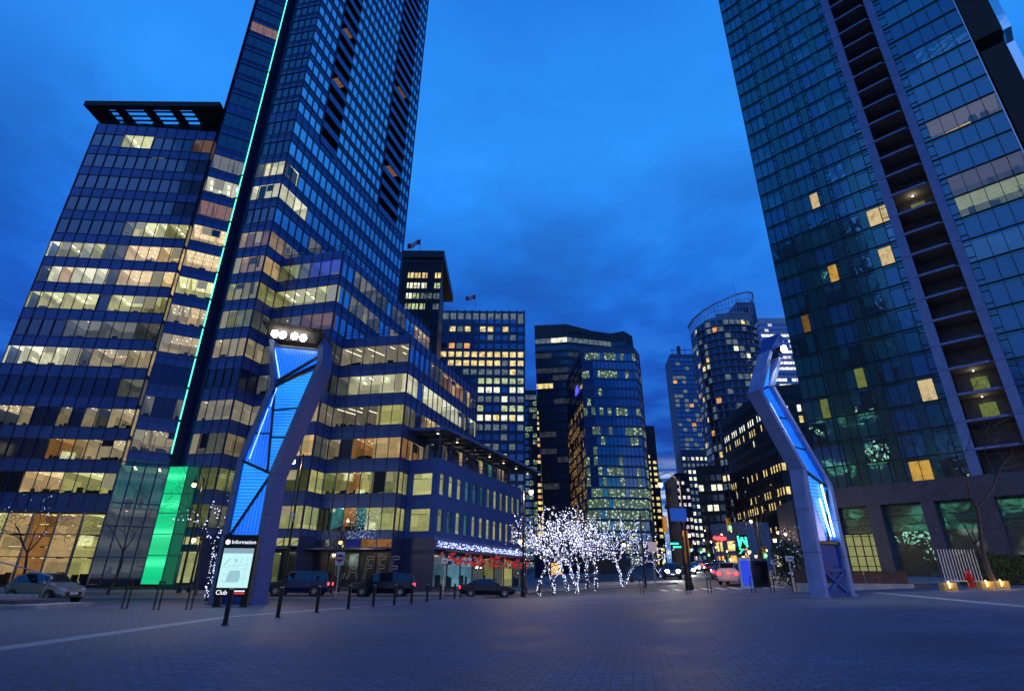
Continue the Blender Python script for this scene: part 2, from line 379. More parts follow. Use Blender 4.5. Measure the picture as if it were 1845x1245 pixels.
def curtain(B,A,C,rows,zbot,ztop,nb,glass='glass_front',h=2.35,spmat='spandrel',mull=True,stripes=True,skip=None,maxrun=4,sill=lambda k:6.05+3.9*k,mw=.05,imp=1.):
    """curtain wall face from A to C (plan), rows {k: string of nb style chars}"""
    FJ[0]=(FJ[0]+1)%7; jit=FJ[0]*.012
    d,n=outn(A,C); a0=V3(A,0); c0=V3(C,0); Lg=(c0-a0).length; bw=Lg/nb
    P=lambda s,z,o=0: a0+d*s+n*o+Vector((0,0,z))
    z=zbot
    for k in sorted(rows):
        zs=sill(k); zh=zs+h
        if zs>z+.01: B.wall.poly([P(0,z),P(Lg,z),P(Lg,zs),P(0,zs)],spmat)
        if mull:
            for zz,pr,hh in ((zs-.03,.07,.10),(zh+.04,.05,.08)): B.frame.bar(P(0,zz,pr/2+.004),P(Lg,zz,pr/2+.004),pr,hh,'mullion')
        if stripes and zs-z>1:
            for fr in (.28,.42): B.frame.bar(P(0,zs-(zs-z if z>zbot else 1.5)*fr,.018),P(Lg,zs-(zs-z if z>zbot else 1.5)*fr,.018),.03,.05,'spandrel_dark')
        st=rows[k]
        if len(st)!=nb:
            st=''.join(st[min(len(st)-1,int(i*len(st)/nb))] for i in range(nb)) if st else '.'*nb
        i=0
        while i<nb:
            j=i
            lim=maxrun if st[i]!='.' else 40
            while j<nb and st[j]==st[i] and j-i<lim: j+=1
            mb=MB(); s0,s1=i*bw,j*bw
            if st[i]=='.':
                mb.poly([P(s0,zs,-.06),P(s1,zs,-.06),P(s1,zh,-.06),P(s0,zh,-.06)],glass)
            elif st[i]=='O':
                mb.poly([P(s0,zs,-.06),P(s1,zs,-.06),P(s1,zh,-.06),P(s0,zh,-.06)],'glass_deep')
            else:
                mb.poly([P(s0,zs,-.06),P(s1,zs,-.06),P(s1,zh,-.06),P(s0,zh,-.06)],'pane_clear')
                room(mb,P(s0,0),P(s1,0),zs,zh,n,st[i],jit,depth=(9 if k<=3 and abs(n.y)>.8 else 3.6),nb=j-i)
            mid=P((s0+s1)/2,zs); sz=(s1-s0)*h/(mid.length**2)*max(.15,abs(n.dot(mid.normalized())))*imp
            if st[i] in '.O': sz*=.5
            B.win.append((sz,mb)); i=j
        z=zh
    if ztop>z: B.wall.poly([P(0,z),P(Lg,z),P(Lg,ztop),P(0,ztop)],spmat)
    if mull:
        for i in range(nb+1):
            s=min(max(i*bw,.05),Lg-.05); B.frame.bar(P(s,zbot,.035),P(s,ztop,.035),mw,.13,'mullion',up=n)
    return P,Lg,bw
def prism(mb,pts,z0,z1,m,top=None,bottom=False):
    n=len(pts)
    for i in range(n):
        a,b=pts[i],pts[(i+1)%n]; mb.poly([V3(a,z0),V3(b,z0),V3(b,z1),V3(a,z1)],m)
    mb.poly([V3(p,z1) for p in pts],top or m)
    if bottom: mb.poly([V3(p,z0) for p in pts],m)
# ================================================================== GROUND
def paving():
    m=bpy.data.materials.new('plaza_pavers'); m.use_nodes=True; t=m.node_tree; b=t.nodes['Principled BSDF']
    g=t.nodes.new('ShaderNodeNewGeometry').outputs['Position']
    mp=t.nodes.new('ShaderNodeMapping'); mp.inputs['Rotation'].default_value=(0,0,R(12)); t.links.new(g,mp.inputs[0])
    br=t.nodes.new('ShaderNodeTexBrick'); br.inputs['Scale'].default_value=1; br.inputs['Brick Width'].default_value=.26; br.inputs['Row Height'].default_value=.13
    br.inputs['Mortar Size'].default_value=.010; br.inputs['Color1'].default_value=(.065,.092,.165,1); br.inputs['Color2'].default_value=(.105,.135,.215,1); br.inputs['Mortar'].default_value=(.02,.024,.035,1)
    t.links.new(mp.outputs[0],br.inputs[0])
    n=noise(t,g,.35,6,.6); n2=noise(t,g,9,3)
    f=math_n(t,'MULTIPLY_ADD',n,1.1,.45); c=mix_n(t,1.0,br.outputs[0],ramp(t,n,[(.3,(.5,.5,.53)),(.7,(1.35,1.3,1.25))]),'MULTIPLY')
    c=mix_n(t,1.0,c,ramp(t,n2,[(.3,(.75,)*3),(.7,(1.2,)*3)]),'MULTIPLY')
    # scattered pale specks (leaves, gum)
    vo=t.nodes.new('ShaderNodeTexVoronoi'); vo.inputs['Scale'].default_value=2.2; t.links.new(g,vo.inputs['Vector'])
    c=mix_n(t,ramp(t,vo.outputs['Distance'],[(.0,(.9,)*3),(.035,(.7,)*3),(.05,(0,)*3)]),c,(.4,.38,.33))
    t.links.new(c,b.inputs['Base Color']); t.links.new(ramp(t,n,[(.3,(.55,)*3),(.7,(.8,)*3)]),b.inputs['Roughness'])
    bp=t.nodes.new('ShaderNodeBump'); bp.inputs['Strength'].default_value=.9; bp.inputs['Distance'].default_value=.012
    t.links.new(math_n(t,'ADD',br.outputs['Fac'],math_n(t,'MULTIPLY',n2,-.8)),bp.inputs['Height']); bp.invert=True; t.links.new(bp.outputs[0],b.inputs['Normal'])
    M['plaza_pavers']=m
paving()
mat('asphalt',(.05,.05,.055),.75,noise_amt=.3,noise_scale=1.2,bump=.3,bump_scale=40)
mat('sidewalk',(.20,.195,.19),.8,noise_amt=.2,noise_scale=1.5)
mat('kerb_stone',(.30,.29,.28),.8,noise_amt=.2,noise_scale=3)
mat('pale_band',(.30,.30,.30),.75,noise_amt=.25,noise_scale=2)
mat('earth',(.03,.035,.03),.95)
def clip(poly,a,b,c):
    """keep the part of poly with a*x+b*y<=c"""
    o=[];n=len(poly)
    for i in range(n):
        p,q=poly[i],poly[(i+1)%n]; u=a*p[0]+b*p[1]-c; w=a*q[0]+b*q[1]-c
        if u<=0: o.append(p)
        if (u<0<w) or (w<0<u): t=u/(u-w); o.append((p[0]+(q[0]-p[0])*t,p[1]+(q[1]-p[1])*t))
    return o
def slab(name,poly,dz,m,kerb=None,step=4):
    """a sheet over a convex polygon, draped on the ground function"""
    mb=MB(); xs=[p[0] for p in poly]; ys=[p[1] for p in poly]
    x=math.floor(min(xs)/step)*step
    cells=[]
    while x<max(xs):
        y=math.floor(min(ys)/step)*step
        col=clip(clip(poly,-1,0,-x),1,0,x+step)
        while y<max(ys) and len(col)>2:
            c=clip(clip(col,0,-1,-y),0,1,y+step)
            if len(c)>2: mb.poly([(p[0],p[1],G(*p)+dz) for p in c],m)
            y+=step
        x+=step
    if kerb:
        n=len(poly)
        for i in range(n):
            p,q=poly[i],poly[(i+1)%n]; L_=math.hypot(q[0]-p[0],q[1]-p[1]); k=max(1,int(L_/step))
            for j in range(k):
                a=[p[0]+(q[0]-p[0])*j/k,p[1]+(q[1]-p[1])*j/k]; b=[p[0]+(q[0]-p[0])*(j+1)/k,p[1]+(q[1]-p[1])*(j+1)/k]
                mb.poly([(*a,G(*a)-.6),(*b,G(*b)-.6),(*b,G(*b)+dz),(*a,G(*a)+dz)],kerb)
    return tag(mb.build(name),kind='structure')
slab('road',[(-120,-60),(140,-60),(140,330),(-120,330)],-.14,'asphalt',step=6)
tag((lambda mb:(mb.poly([(-1500,-800,-1.0),(1500,-800,-1.0),(1500,4000,-1.0),(-1500,4000,-1.0)],'earth'),mb.build('ground'))[1])(MB()),kind='structure')
hill=MB(); 
for i in range(24):
    x0=-300+i*50; hill.poly([(x0,327,-1),(x0+50,327,-1),(x0+50,329,8.2 if x0>=0 else -.1),(x0,329,8.2 if x0>0 else -.1)],'asphalt'); hill.poly([(x0,329,8.2 if x0>0 else -.1),(x0+50,329,8.2 if x0>=0 else -.1),(x0+50,2500,2),(x0,2500,2)],'earth')
tag(hill.build('far_street_ground'),kind='structure')
slab('plaza',[(-60,-25),(60,-25),(60,40),(30,43),(12,45.5),(0,41.5),(-12,31.5),(-45,25.5)],0,'plaza_pavers','kerb_stone',step=3)
slab('sidewalk',[(-90,52.5),(-20,54),(4,60),(22,130),(22,320),(6,320),(-14,90),(-90,90)],.0,'sidewalk','kerb_stone')
slab('right_sidewalk',[(23,47.5),(60,44),(130,44),(130,320),(88,320),(36,90)],.0,'sidewalk','kerb_stone')
slab('median_kerb',[(-60,33.2),(-18,38.4),(-2,45.2),(-2,45.9),(-18,39.2),(-60,34)],-.0,'kerb_stone','kerb_stone')
slab('traffic_island',[(1.5,60),(6,57),(17,60),(17,66),(8,68)],.0,'sidewalk','kerb_stone')
slab('green_cycle_lane',[(-30,30),(-12,34.2),(-4,39),(-4,40.6),(-12,36),(-30,32.3)],-.134,'green_paint')
def stripe(name,a,b,w,dz,m,step=2.5):
    a=Vector((*a,0)); b=Vector((*b,0)); d=(b-a).normalized(); n=Vector((-d.y,d.x,0))*w/2
    return slab(name,[((a-n).x,(a-n).y),((b-n).x,(b-n).y),((b+n).x,(b+n).y),((a+n).x,(a+n).y)],dz,m,step=step)
stripe('pale_paving_band',(-8.9,6),(-9.3,19.8),.5,.004,'pale_band')
stripe('pale_paving_band',(-9.4,19.9),(-5.6,32),.35,.004,'pale_band')
stripe('pale_paving_band',(13.5,12),(19,31),.45,.004,'pale_band')
stripe('pale_paving_band',(2,31),(28,29),.45,.008,'pale_band')
for i in range(9): stripe('crosswalk_stripe',(12.5+i*1.15,46.6),(12.8+i*1.15,50.6),.5,-.136,'road_paint')
for i in range(7): stripe('lane_line',(14.5+i*1.6,62+i*9),(15.2+i*1.6,66+i*9),.14,-.136,'road_paint')
stripe('lane_line',(-60,45.6),(-6,50.5),.12,-.136,'road_paint')
# ================================================================== BIG GLASS OFFICE TOWER (left)
L0=(-63.8,63.7); L1=(-46.3,65.2); aL=(-41.7,59.35); aR=(-37.9,61.35); bL=(-36.45,61.5); bc=(-32.1,60.6)
ch=(.297,.955); al=lambda P,t:(P[0]+ch[0]*t,P[1]+ch[1]*t)
cd=al(bc,3.0); de=(-22.3,61.2); ef=al(de,2.7); fg=(-12.6,62.0); gp=al(fg,2.2); pc=(-8.2,62.5); pe=(1.6,84.9)
cE=al(bc,34); eE=al(de,27); gE=al(fg,23.6)
T=Bld('glass_office_tower','tall stepped blue glass tower with a green neon line up its front','tower',(-30,70,0))
res=lambda k:64.9+3.05*(k-15)
def rows(txt,lo,hi):
    """'14:abc 13:..' -> dict, missing rows dark"""
    d={k:'.' for k in range(lo,hi+1)}
    for w in txt.split():
        k,v=w.split(':'); d[int(k)]=v
    return d
# facet left of the neon
curtain(T,aL,aR,rows('2:ssss 3:dOOd 4:.... 5:ssss 6:ssws 7:yyyy 8:wwww 9:wwww 10:pppp 11:WWWW 12:dddd 13:....',2,14),12.9,64,4,'glass_front',imp=1.3)
curtain(T,aL,aR,{k:('pppp' if k in (20,26) else '....' if k!=25 else 'pp..') for k in range(15,44)},64,152,4,'glass_front',h=2.0,sill=res,imp=.7)
curtain(T,aL,(-45.2,65.6),rows('',2,14),12.9,64,4,'glass_front',imp=.3); T.wall.poly([V3(aL,64),V3((-45.2,65.6),64),V3((-45.2,65.6),152),V3(aL,152)],'spandrel')
# facet right of the neon and the long flank
curtain(T,bL,bc,rows('2:ssss 3:llll 4:OOOO 5:ssss 6:ssdd 7:yyyy 8:wwww 9:wwww 10:O... 11:WWWW 12:dydd 13:....',2,14),12.9,64,4,'glass_front',imp=1.3)
curtain(T,bL,bc,rows('0:tngd 1:ttgg',0,1),5.3,12.9,4,'glass_front',imp=1)
curtain(T,bL,bc,{k:'....' for k in range(15,44)},64,152,4,'glass_front',h=1.8,sill=res,imp=.6)
curtain(T,bc,cd,rows('0:gg 1:gg 2:dd 3:ll 4:OO 5:ss 6:gg 7:yy 8:ww',0,8),5.3,40.9,2,'glass_front')
up=rows('9:ppsd................... 10:.......dd.............. 11:WWWW................... 12:WW..................... 13:....................... 14:.......................',9,14)
up[10]='.....dd................'; up[9]='ppdd....d..yd.wd.d.....'
curtain(T,bc,cE,up,40.9,64.2,23,'glass_c',spmat='spandrel')
for t0,t1,nb,sp in ((0,5.6,4,'spandrel'),(9.9,23.4,9,'spandrel_dark'),(30.3,34,3,'spandrel')):
    curtain(T,al(bc,t0),al(bc,t1),{k:'.'*nb for k in range(15,44)},64.2,152,nb,'glass_c',h=1.95 if t0!=9.9 else 2.1,sill=res,spmat=sp,imp=.8,stripes=(t0!=9.9))
pn=outn(bc,cE)[1]; pd=outn(bc,cE)[0]
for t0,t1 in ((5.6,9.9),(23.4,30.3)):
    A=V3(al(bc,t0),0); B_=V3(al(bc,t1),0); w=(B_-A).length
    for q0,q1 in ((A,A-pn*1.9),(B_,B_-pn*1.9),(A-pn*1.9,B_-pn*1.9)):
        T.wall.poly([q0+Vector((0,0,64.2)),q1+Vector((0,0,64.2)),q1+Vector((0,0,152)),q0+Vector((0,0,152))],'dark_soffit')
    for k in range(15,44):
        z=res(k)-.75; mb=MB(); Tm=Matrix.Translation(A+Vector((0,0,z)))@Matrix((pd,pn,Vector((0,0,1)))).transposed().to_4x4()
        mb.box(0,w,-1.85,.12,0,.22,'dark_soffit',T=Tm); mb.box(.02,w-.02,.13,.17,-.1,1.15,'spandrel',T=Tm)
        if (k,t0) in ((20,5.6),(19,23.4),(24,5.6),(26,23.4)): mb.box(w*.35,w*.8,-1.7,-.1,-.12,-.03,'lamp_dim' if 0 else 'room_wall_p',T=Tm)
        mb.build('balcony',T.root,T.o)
# second volume (d, e)
curtain(T,cd,de,rows('0:nnnnnn 1:yyyyyy 2:w.wwdd 3:llllll 4:dddddd 5:dddddd 6:dddppp 7:yyyyyy 8:ggdbbb',0,8),5.3,40.9,6,'glass_front',imp=1.2)
curtain(T,de,eE,rows('8:..dddddd.ddd..wwww 7:..ddldd..ldd...... 6:..................',6,8),29.2,40.9,18,'glass_c',imp=1.1)
curtain(T,de,ef,rows('0:nn 1:gn 2:ww 3:sl 4:Od 5:gd',0,5),5.3,29.2,2,'glass_front')
# third volume (f, g)
curtain(T,ef,fg,rows('0:otrtty 1:gyryyy 2:s.rrrr 3:llllll 4:dWWWWW 5:llllll',0,5),5.3,29.2,6,'glass_front',imp=1.3)
curtain(T,fg,gE,rows('5:....ddgrrwrr.w.. 4:WW.WWWWWWWWWd.WW 3:yd.lwwlwwldd.ddd 2:wwssddsd..sd.dd.',2,5),13.97,29.2,16,'glass_c',imp=1.2)
curtain(T,fg,gp,rows('0:nn 1:nn',0,1),5.3,13.97,2,'glass_front')
# roofs, parapet rails, hidden backs
back=(-38,98)
T.wall.poly([V3(p,152) for p in (aL,aR,bL,bc,cE,back,(-52,92))],'spandrel')
T.wall.poly([V3(p,40.7) for p in (cd,de,eE,al(bc,32))],'spandrel_dark')
T.wall.poly([V3(p,29.0) for p in (ef,fg,gE,al(de,26.8))],'spandrel_dark')
for a,b,z in ((cE,back,152),(back,(-52,92),152),((-52,92),L1,152),(eE,al(bc,33),40.9),(gE,al(de,26),29.2)):
    T.wall.poly([V3(a,0),V3(b,0),V3(b,z),V3(a,z)],'spandrel')
def railing(mb,a,b,z,h=1.05,off=.25,m='mullion'):
    d,n=outn(a,b); A=V3(a,z)-n*off; B_=V3(b,z)-n*off; L_=(B_-A).length
    for hh in (h,h*.55): mb.bar(A+Vector((0,0,hh)),B_+Vector((0,0,hh)),.05,.05,m)
    k=max(1,int(L_/1.5))
    for i in range(k+1):
        p=A+(B_-A)*i/k; mb.bar(p,p+Vector((0,0,h)),.045,.045,m)
railing(T.rail,cd,de,40.9); railing(T.rail,de,eE,40.9); railing(T.rail,ef,fg,29.2); railing(T.rail,fg,gE,29.2)
# notch behind the neon and the neon fin
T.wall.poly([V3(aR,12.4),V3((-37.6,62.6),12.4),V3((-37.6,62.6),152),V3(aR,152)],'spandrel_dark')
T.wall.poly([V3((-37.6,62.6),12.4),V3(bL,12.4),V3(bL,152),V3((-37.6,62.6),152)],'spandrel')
fin=MB(); fin.box(-37.86,-37.74,60.75,62.4,12.6,152,'mullion'); fin.build('neon_fin',T.root,T.o)
brk=[13.6+3.9*i for i in range(11)]+[72.5,107]
ne=MB(); z=14.3
for b in brk+[151]:
    if b-z>1: ne.box(-37.85,-37.75,60.62,60.72,z+.18,b-.12,'neon_green')
    z=b
ne.build('neon_tube',T.root,T.o)
for b in brk:
    nb_=MB(); nb_.box(-38.15,-37.45,60.55,61.5,b-.06,b+.06,'spandrel_dark'); nb_.build('neon_bracket',T.root,T.o)
# glowing green stair panel and green-tinted lobby glazing
def green_mat():
    m=bpy.data.materials.new('green_panel'); m.use_nodes=True; t=m.node_tree; b=t.nodes['Principled BSDF']
    g=t.nodes.new('ShaderNodeNewGeometry').outputs['Position']; s=t.nodes.new('ShaderNodeSeparateXYZ'); t.links.new(g,s.inputs[0])
    f=math_n(t,'PINGPONG',math_n(t,'ADD',s.outputs[2],.4),1.45)
    c=ramp(t,math_n(t,'DIVIDE',f,1.45),[(0,(.06,1.0,.42)),(.35,(.006,.60,.22)),(1,(.003,.47,.17))])
    b.inputs['Base Color'].default_value=(.02,.2,.1,1); t.links.new(c,b.inputs['Emission Color']); b.inputs['Emission Strength'].default_value=1.15; b.inputs['Roughness'].default_value=.2
    M['green_panel']=m
green_mat()
mat('green_dim',(.01,.1,.05),.2,emit=(.002,.09,.035),es=1.0)
gpn=MB(); gpn.poly([(-37.35,60.35,.5),(-35.25,60.2,.5),(-35.25,60.2,12.35),(-37.35,60.35,12.35)],'green_panel')
gp1=gpn.build('green_light_panel',T.root,T.o)
gpd=MB(); gpd.poly([(-35.2,60.2,.5),(-34.1,60.5,.5),(-34.1,60.5,12.35),(-35.2,60.2,12.35)],'green_dim'); gpd.build('green_side_glass',T.root,T.o)
fr=MB()
for z in (3.2,5.3,7.4,9.4,12.3):
    fr.bar((-37.4,60.3,z),(-34.1,60.2,z),.06,.08,'mullion')
for x,y in ((-37.4,60.3),(-35.2,60.15),(-34.1,60.4)): fr.bar((x,y,.3),(x,y,12.4),.08,.08,'mullion')
fr.build('green_panel_frame',T.root,T.o)
lob=MB(); d_,n_=outn(aL,(-39.8,60.35))
A=V3((-42.0,59.15),0); B_=V3((-37.75,61.1),0)
lob.poly([A+Vector((0,0,.3)),B_+Vector((0,0,.3)),B_+Vector((0,0,12.6)),A+Vector((0,0,12.6))],'pane_clear')
room(lob,A,B_,8.6,12.2,n_,'t',depth=5,nb=2); room(lob,A,B_,1.2,7.6,n_,'d',depth=8.5,nb=3)
lob.build('lobby_window',T.root,T.o)
lf=MB()
for i in range(5):
    p=A+(B_-A)*i/4; lf.bar(p+Vector((0,0,.2)),p+Vector((0,0,12.8)),.08,.12,'mullion')
for z in (3,6,8.3,12.6): lf.bar(A+Vector((0,0,z)),B_+Vector((0,0,z)),.08,.12,'mullion')
lf.build('lobby_frame',T.root,T.o)
T.wall.poly([V3(aL,12.2),V3(aR,12.2),V3(aR,12.95),V3(aL,12.95)],'teal_panel')
# street level of the glass tower: clerestory, canopy, dark shopfronts
def shopfront(B,a,b,z0,styles,cl,canopy=2.0,doors=True):
    d,n=outn(a,b); A=V3(a,0); Lg=(V3(b,0)-A).length; P=lambda s,z,o=0: A+d*s+n*o+Vector((0,0,z))
    k=len(styles); bw=Lg/k
    for i,s in enumerate(styles):
        mb=MB(); s0,s1=i*bw,(i+1)*bw
        if s=='.': mb.poly([P(s0,z0,-.1),P(s1,z0,-.1),P(s1,3.7,-.1),P(s0,3.7,-.1)],'glass_deep')
        else:
            mb.poly([P(s0,z0,-.1),P(s1,z0,-.1),P(s1,3.7,-.1),P(s0,3.7,-.1)],'pane_clear'); room(mb,P(s0,0),P(s1,0),z0+.9,3.5,n,s,depth=5,nb=2)
        mb.build('shop_window',B.root,B.o)
        mb=MB(); c=cl[min(len(cl)-1,int(i*len(cl)/k))]; mb.poly([P(s0,4.35,-.05),P(s1,4.35,-.05),P(s1,5.1,-.05),P(s0,5.1,-.05)],'glass_front' if c=='.' else 'room_wall_'+c); mb.build('clerestory_window',B.root,B.o)
    for i in range(k+1): B.frame.bar(P(min(max(i*bw,.04),Lg-.04),z0-.3),P(min(max(i*bw,.04),Lg-.04),5.2),.08,.14,'mullion',up=n)
    B.wall.poly([P(0,3.7),P(Lg,3.7),P(Lg,4.35),P(0,4.35)],'spandrel_dark'); B.wall.poly([P(0,5.1),P(Lg,5.1),P(Lg,5.35),P(0,5.35)],'spandrel')
    B.wall.poly([P(0,-1),P(Lg,-1),P(Lg,z0),P(0,z0)],'stone_dark')
    if canopy:
        mb=MB(); mb.poly([P(0,4.16,0),P(Lg,4.16,0),P(Lg,4.1,canopy),P(0,4.1,canopy)],'glass_front'); mb.poly([P(0,4.0,0),P(Lg,4.0,0),P(Lg,3.98,canopy),P(0,3.98,canopy)],'spandrel_dark')
        mb.bar(P(0,4.07,canopy),P(Lg,4.07,canopy),.16,.2,'mullion')
        for i in range(k+1): mb.bar(P(i*bw,4.9,.05),P(i*bw,4.2,canopy-.2),.05,.05,'mullion')
        mb.build('canopy',B.root,B.o)
    return P,Lg
shopfront(T,bL,bc,.5,'tn','nn',0)
shopfront(T,cd,de,.4,'pdng.','gnn',1.8)
shopfront(T,ef,fg,.4,'.....','.brr',1.8)
T.wall.poly([V3(fg,0),V3(gp,0),V3(gp,5.35),V3(fg,5.35)],'spandrel_dark'); T.wall.poly([V3(bc,0),V3(cd,0),V3(cd,5.35),V3(bc,5.35)],'spandrel_dark'); T.wall.poly([V3(de,0),V3(ef,0),V3(ef,5.35),V3(de,5.35)],'spandrel_dark')
d_,n_=outn(ef,fg)
mat('sign_grey',(.25,.25,.27),.5,emit=(.30,.32,.36),es=.16)
for i,chv in enumerate('CAFFE'):
    p=at((608,634,660,684,708)[i],1026,62.4); p=Vector((p.x,0,0)); s=(p.x-ef[0])/d_.x; p=V3(ef,2.15)+d_*s+n_*.02
    text_mesh(chv,3.2,'sign_grey',T.root,Matrix.Translation(-T.o)@wallT(p,d_)@Matrix.Diagonal((.62,1,1,1)),outline=.03,name='shop_letter',shear=.22)
T.finish()
# ================================================================== BRICK CORNER BUILDING (podium)
def punched(B,a,b,rws,zbot,ztop,nb,ww,h,sill,wallm,lit,dark='glass_front',inset=.12,roomy=False,margin=0,maxd=3):
    """wall with separate window openings; lit(r,i) -> style, material or None"""
    d,n=outn(a,b); A=V3(a,0); Lg=(V3(b,0)-A).length; bw=Lg/nb
    P=lambda s,z,o=0: A+d*s+n*o+Vector((0,0,z))
    z=zbot
    for r in rws:
        zs=sill(r); zh=zs+h
        B.wall.poly([P(0,z),P(Lg,z),P(Lg,zs),P(0,zs)],wallm)
        s=0
        for i in range(nb):
            w=ww; s0=i*bw+(bw-w)/2; s1=s0+w
            B.wall.poly([P(s,zs),P(s0,zs),P(s0,zh),P(s,zh)],wallm); s=s1
            mb=MB(); st=lit(r,i)
            mt=dark if st is None else (st if st in M else None)
            if mt: mb.poly([P(s0,zs,-inset),P(s1,zs,-inset),P(s1,zh,-inset),P(s0,zh,-inset)],mt)
            else:
                mb.poly([P(s0,zs,-inset),P(s1,zs,-inset),P(s1,zh,-inset),P(s0,zh,-inset)],'pane_clear'); room(mb,P(s0-.4,0)-n*inset,P(s1+.4,0)-n*inset,zs,zh,n,st,depth=maxd,nb=1)
            if roomy:
                for q in ((s0,s0),(s1,s1)): mb.poly([P(q[0],zs),P(q[0],zs,-inset),P(q[0],zh,-inset),P(q[0],zh)],wallm)
                mb.poly([P(s0,zh),P(s1,zh),P(s1,zh,-inset),P(s0,zh,-inset)],wallm); mb.bar(P(s0,zs-.05,.03),P(s1,zs-.05,.03),.12,.1,'spandrel')
                mb.bar(P(s0,zh-.55,-inset+.03),P(s1,zh-.55,-inset+.03),.04,.06,'mullion')
            mid=P((s0+s1)/2,zs); B.win.append((w*h/(mid.length**2)*max(.1,abs(n.dot(mid.normalized()))),mb))
        B.wall.poly([P(s,zs),P(Lg,zs),P(Lg,zh),P(s,zh)],wallm)
        z=zh
    B.wall.poly([P(0,z),P(Lg,z),P(Lg,ztop),P(0,ztop)],wallm)
    return P,Lg
mat('blue_cladding',(.025,.08,.28),.65,0,.3,noise_amt=.12,noise_scale=.6)
Q=Bld('corner_shop_building','low blue clad corner building with narrow lit windows and a terrace roof canopy','building',(-4,74,0))
S0=lambda k:6.05+3.9*k
stl=lambda r,i:('n' if random.random()<.6 else 't') if i<6 else random.choice('nyny')
punched(Q,pc,pe,[0,1],5.35,13.97,12,1.12,2.35,S0,'blue_cladding',stl,inset=.25,roomy=True)
punched(Q,gp,pc,[0,1],5.35,13.97,1,2.5,2.35,S0,'blue_cladding',lambda r,i:'n',inset=.15,roomy=True)
Q.wall.poly([V3(p,13.9) for p in (gp,pc,pe,(-6,86))],'spandrel_dark')
shopfront(Q,pc,pe,.3,'cccdydyd','bbbb',1.6)
T_q=[gp,pc]; Q.wall.poly([V3(gp,-1),V3(pc,-1),V3(pc,5.35),V3(gp,5.35)],'spandrel_dark')
pd2,pn2=outn(pc,pe)
# set-back top storey with posts and canopy
a2=V3(pc,0)-pn2*2.2+pd2*1.2; b2=V3(pe,0)-pn2*2.2
curtain(Q,(a2.x,a2.y),(b2.x,b2.y),{2:'OOdOOwOO.wOtOdwO'},13.97,16.9,16,'glass_front',h=2.3,sill=lambda k:14.2,stripes=False)
cn=MB(); cw=6.4
c0=V3(pc,16.9)+pn2*1.4-pd2*1.0; c1=V3(pe,16.9)+pn2*1.4+pd2*5
for p,q,m_,dz in ((c0,c1,'spandrel',.25),(c0,c1,'spandrel_dark',0)):
    cn.poly([p+Vector((0,0,dz)),q+Vector((0,0,dz)),q-pn2*cw+Vector((0,0,dz+.5)),p-pn2*cw+Vector((0,0,dz+.5))],m_)
cn.bar(c0+Vector((0,0,.12)),c1+Vector((0,0,.12)),.12,.32,'spandrel'); cn.bar(c0+Vector((0,0,.14)),c0-pn2*cw+Vector((0,0,.6)),.12,.32,'spandrel')
for i in range(13):
    p=c0+(c1-c0)*(i+.5)/13; cn.bar(p+Vector((0,0,-.08)),p-pn2*cw+Vector((0,0,.4)),.1,.2,'mullion')
    if i%2==0: cn.box(-.12,.12,-.12,.12,-.06,0,'lamp_spot',T=Matrix.Translation(p-pn2*1.9+Vector((0,0,-.02))))
cn.build('roof_canopy',Q.root,Q.o)
for i in range(9):
    p=V3(pc,13.97)+pd2*(.6+i*2.9)-pn2*.4; mb=MB(); mb.bar(p,p+Vector((0,0,2.95)),.22,.22,'spandrel_dark'); mb.build('post',Q.root,Q.o)
railing(Q.rail,pc,pe,13.97,.9); Q.finish()
def foliage(mb,c,r,n,m,size=.12,sq=1.):
    for _ in range(n):
        v=Vector((random.gauss(0,1),random.gauss(0,1),random.gauss(0,1))).normalized()*random.random()**.4
        p=Vector(c)+Vector((v.x*r,v.y*r,v.z*r*sq)); a=Vector((random.gauss(0,1),random.gauss(0,1),random.gauss(0,1))).normalized(); b=a.orthogonal().normalized()
        s=size*random.uniform(.6,1.4); mb.poly([p-a*s,p+b*s*.5,p+a*s,p-b*s*.5],m)
mat('leaf_green',(.05,.10,.02),.7,noise_amt=.5,noise_scale=2)
tp=thing('terrace_tree',V3(gE,14)-pn*1.0-pd*4,'green leafy terrace plants above the roof canopy by the glass flank','tree'); mb=MB(); w0=tp.location
tr=MB(); tr.tube([(0,0,0),(.1,0,2),(0,.2,4)],[.12,.09,.04],'bark'); tr.build('trunk',tp)
for q in range(7): foliage(mb,(random.uniform(-1.6,1.2),random.uniform(-3.5,3),random.uniform(2.5,6.2)),1.3,260,'leaf_green',.16)
mb.build('crown',tp)
# ================================================================== LOWER OFFICE WING far left
LW=Bld('office_wing','broad blue office block at far left with a dark roof pergola','building',(-55,66,0))
curtain(LW,L0,L1,rows('1:OOrOOwwwyyyy 2:......rrwsss 3:ssss..s.sdss 4:..........dd 5:WWWWWWdsssss 6:....dddddddd 7:yyyyyyOyyyyy 8:dWwWWWdwwwww 9:WyyWyddwwwww 10:......dyyyyy 11:............ 12:............ 13:............ 14:...yyy....pp',1,14),8.3,64.9,12,'glass_front',stripes=False,imp=1.1,maxrun=3)
LW.wall.poly([V3(p,64.7) for p in (L0,L1,(-48,92),(-64,90))],'spandrel_dark')
for a,b in ((L0,(-64,90)),((-64,90),(-48,92))): LW.wall.poly([V3(a,0),V3(b,0),V3(b,64.9),V3(a,64.9)],'spandrel')
d_,n_=outn(L0,L1)
lob=MB(); A=V3(L0,0)-d_*4-n_*.6; Bv=V3(L1,0)-n_*.6
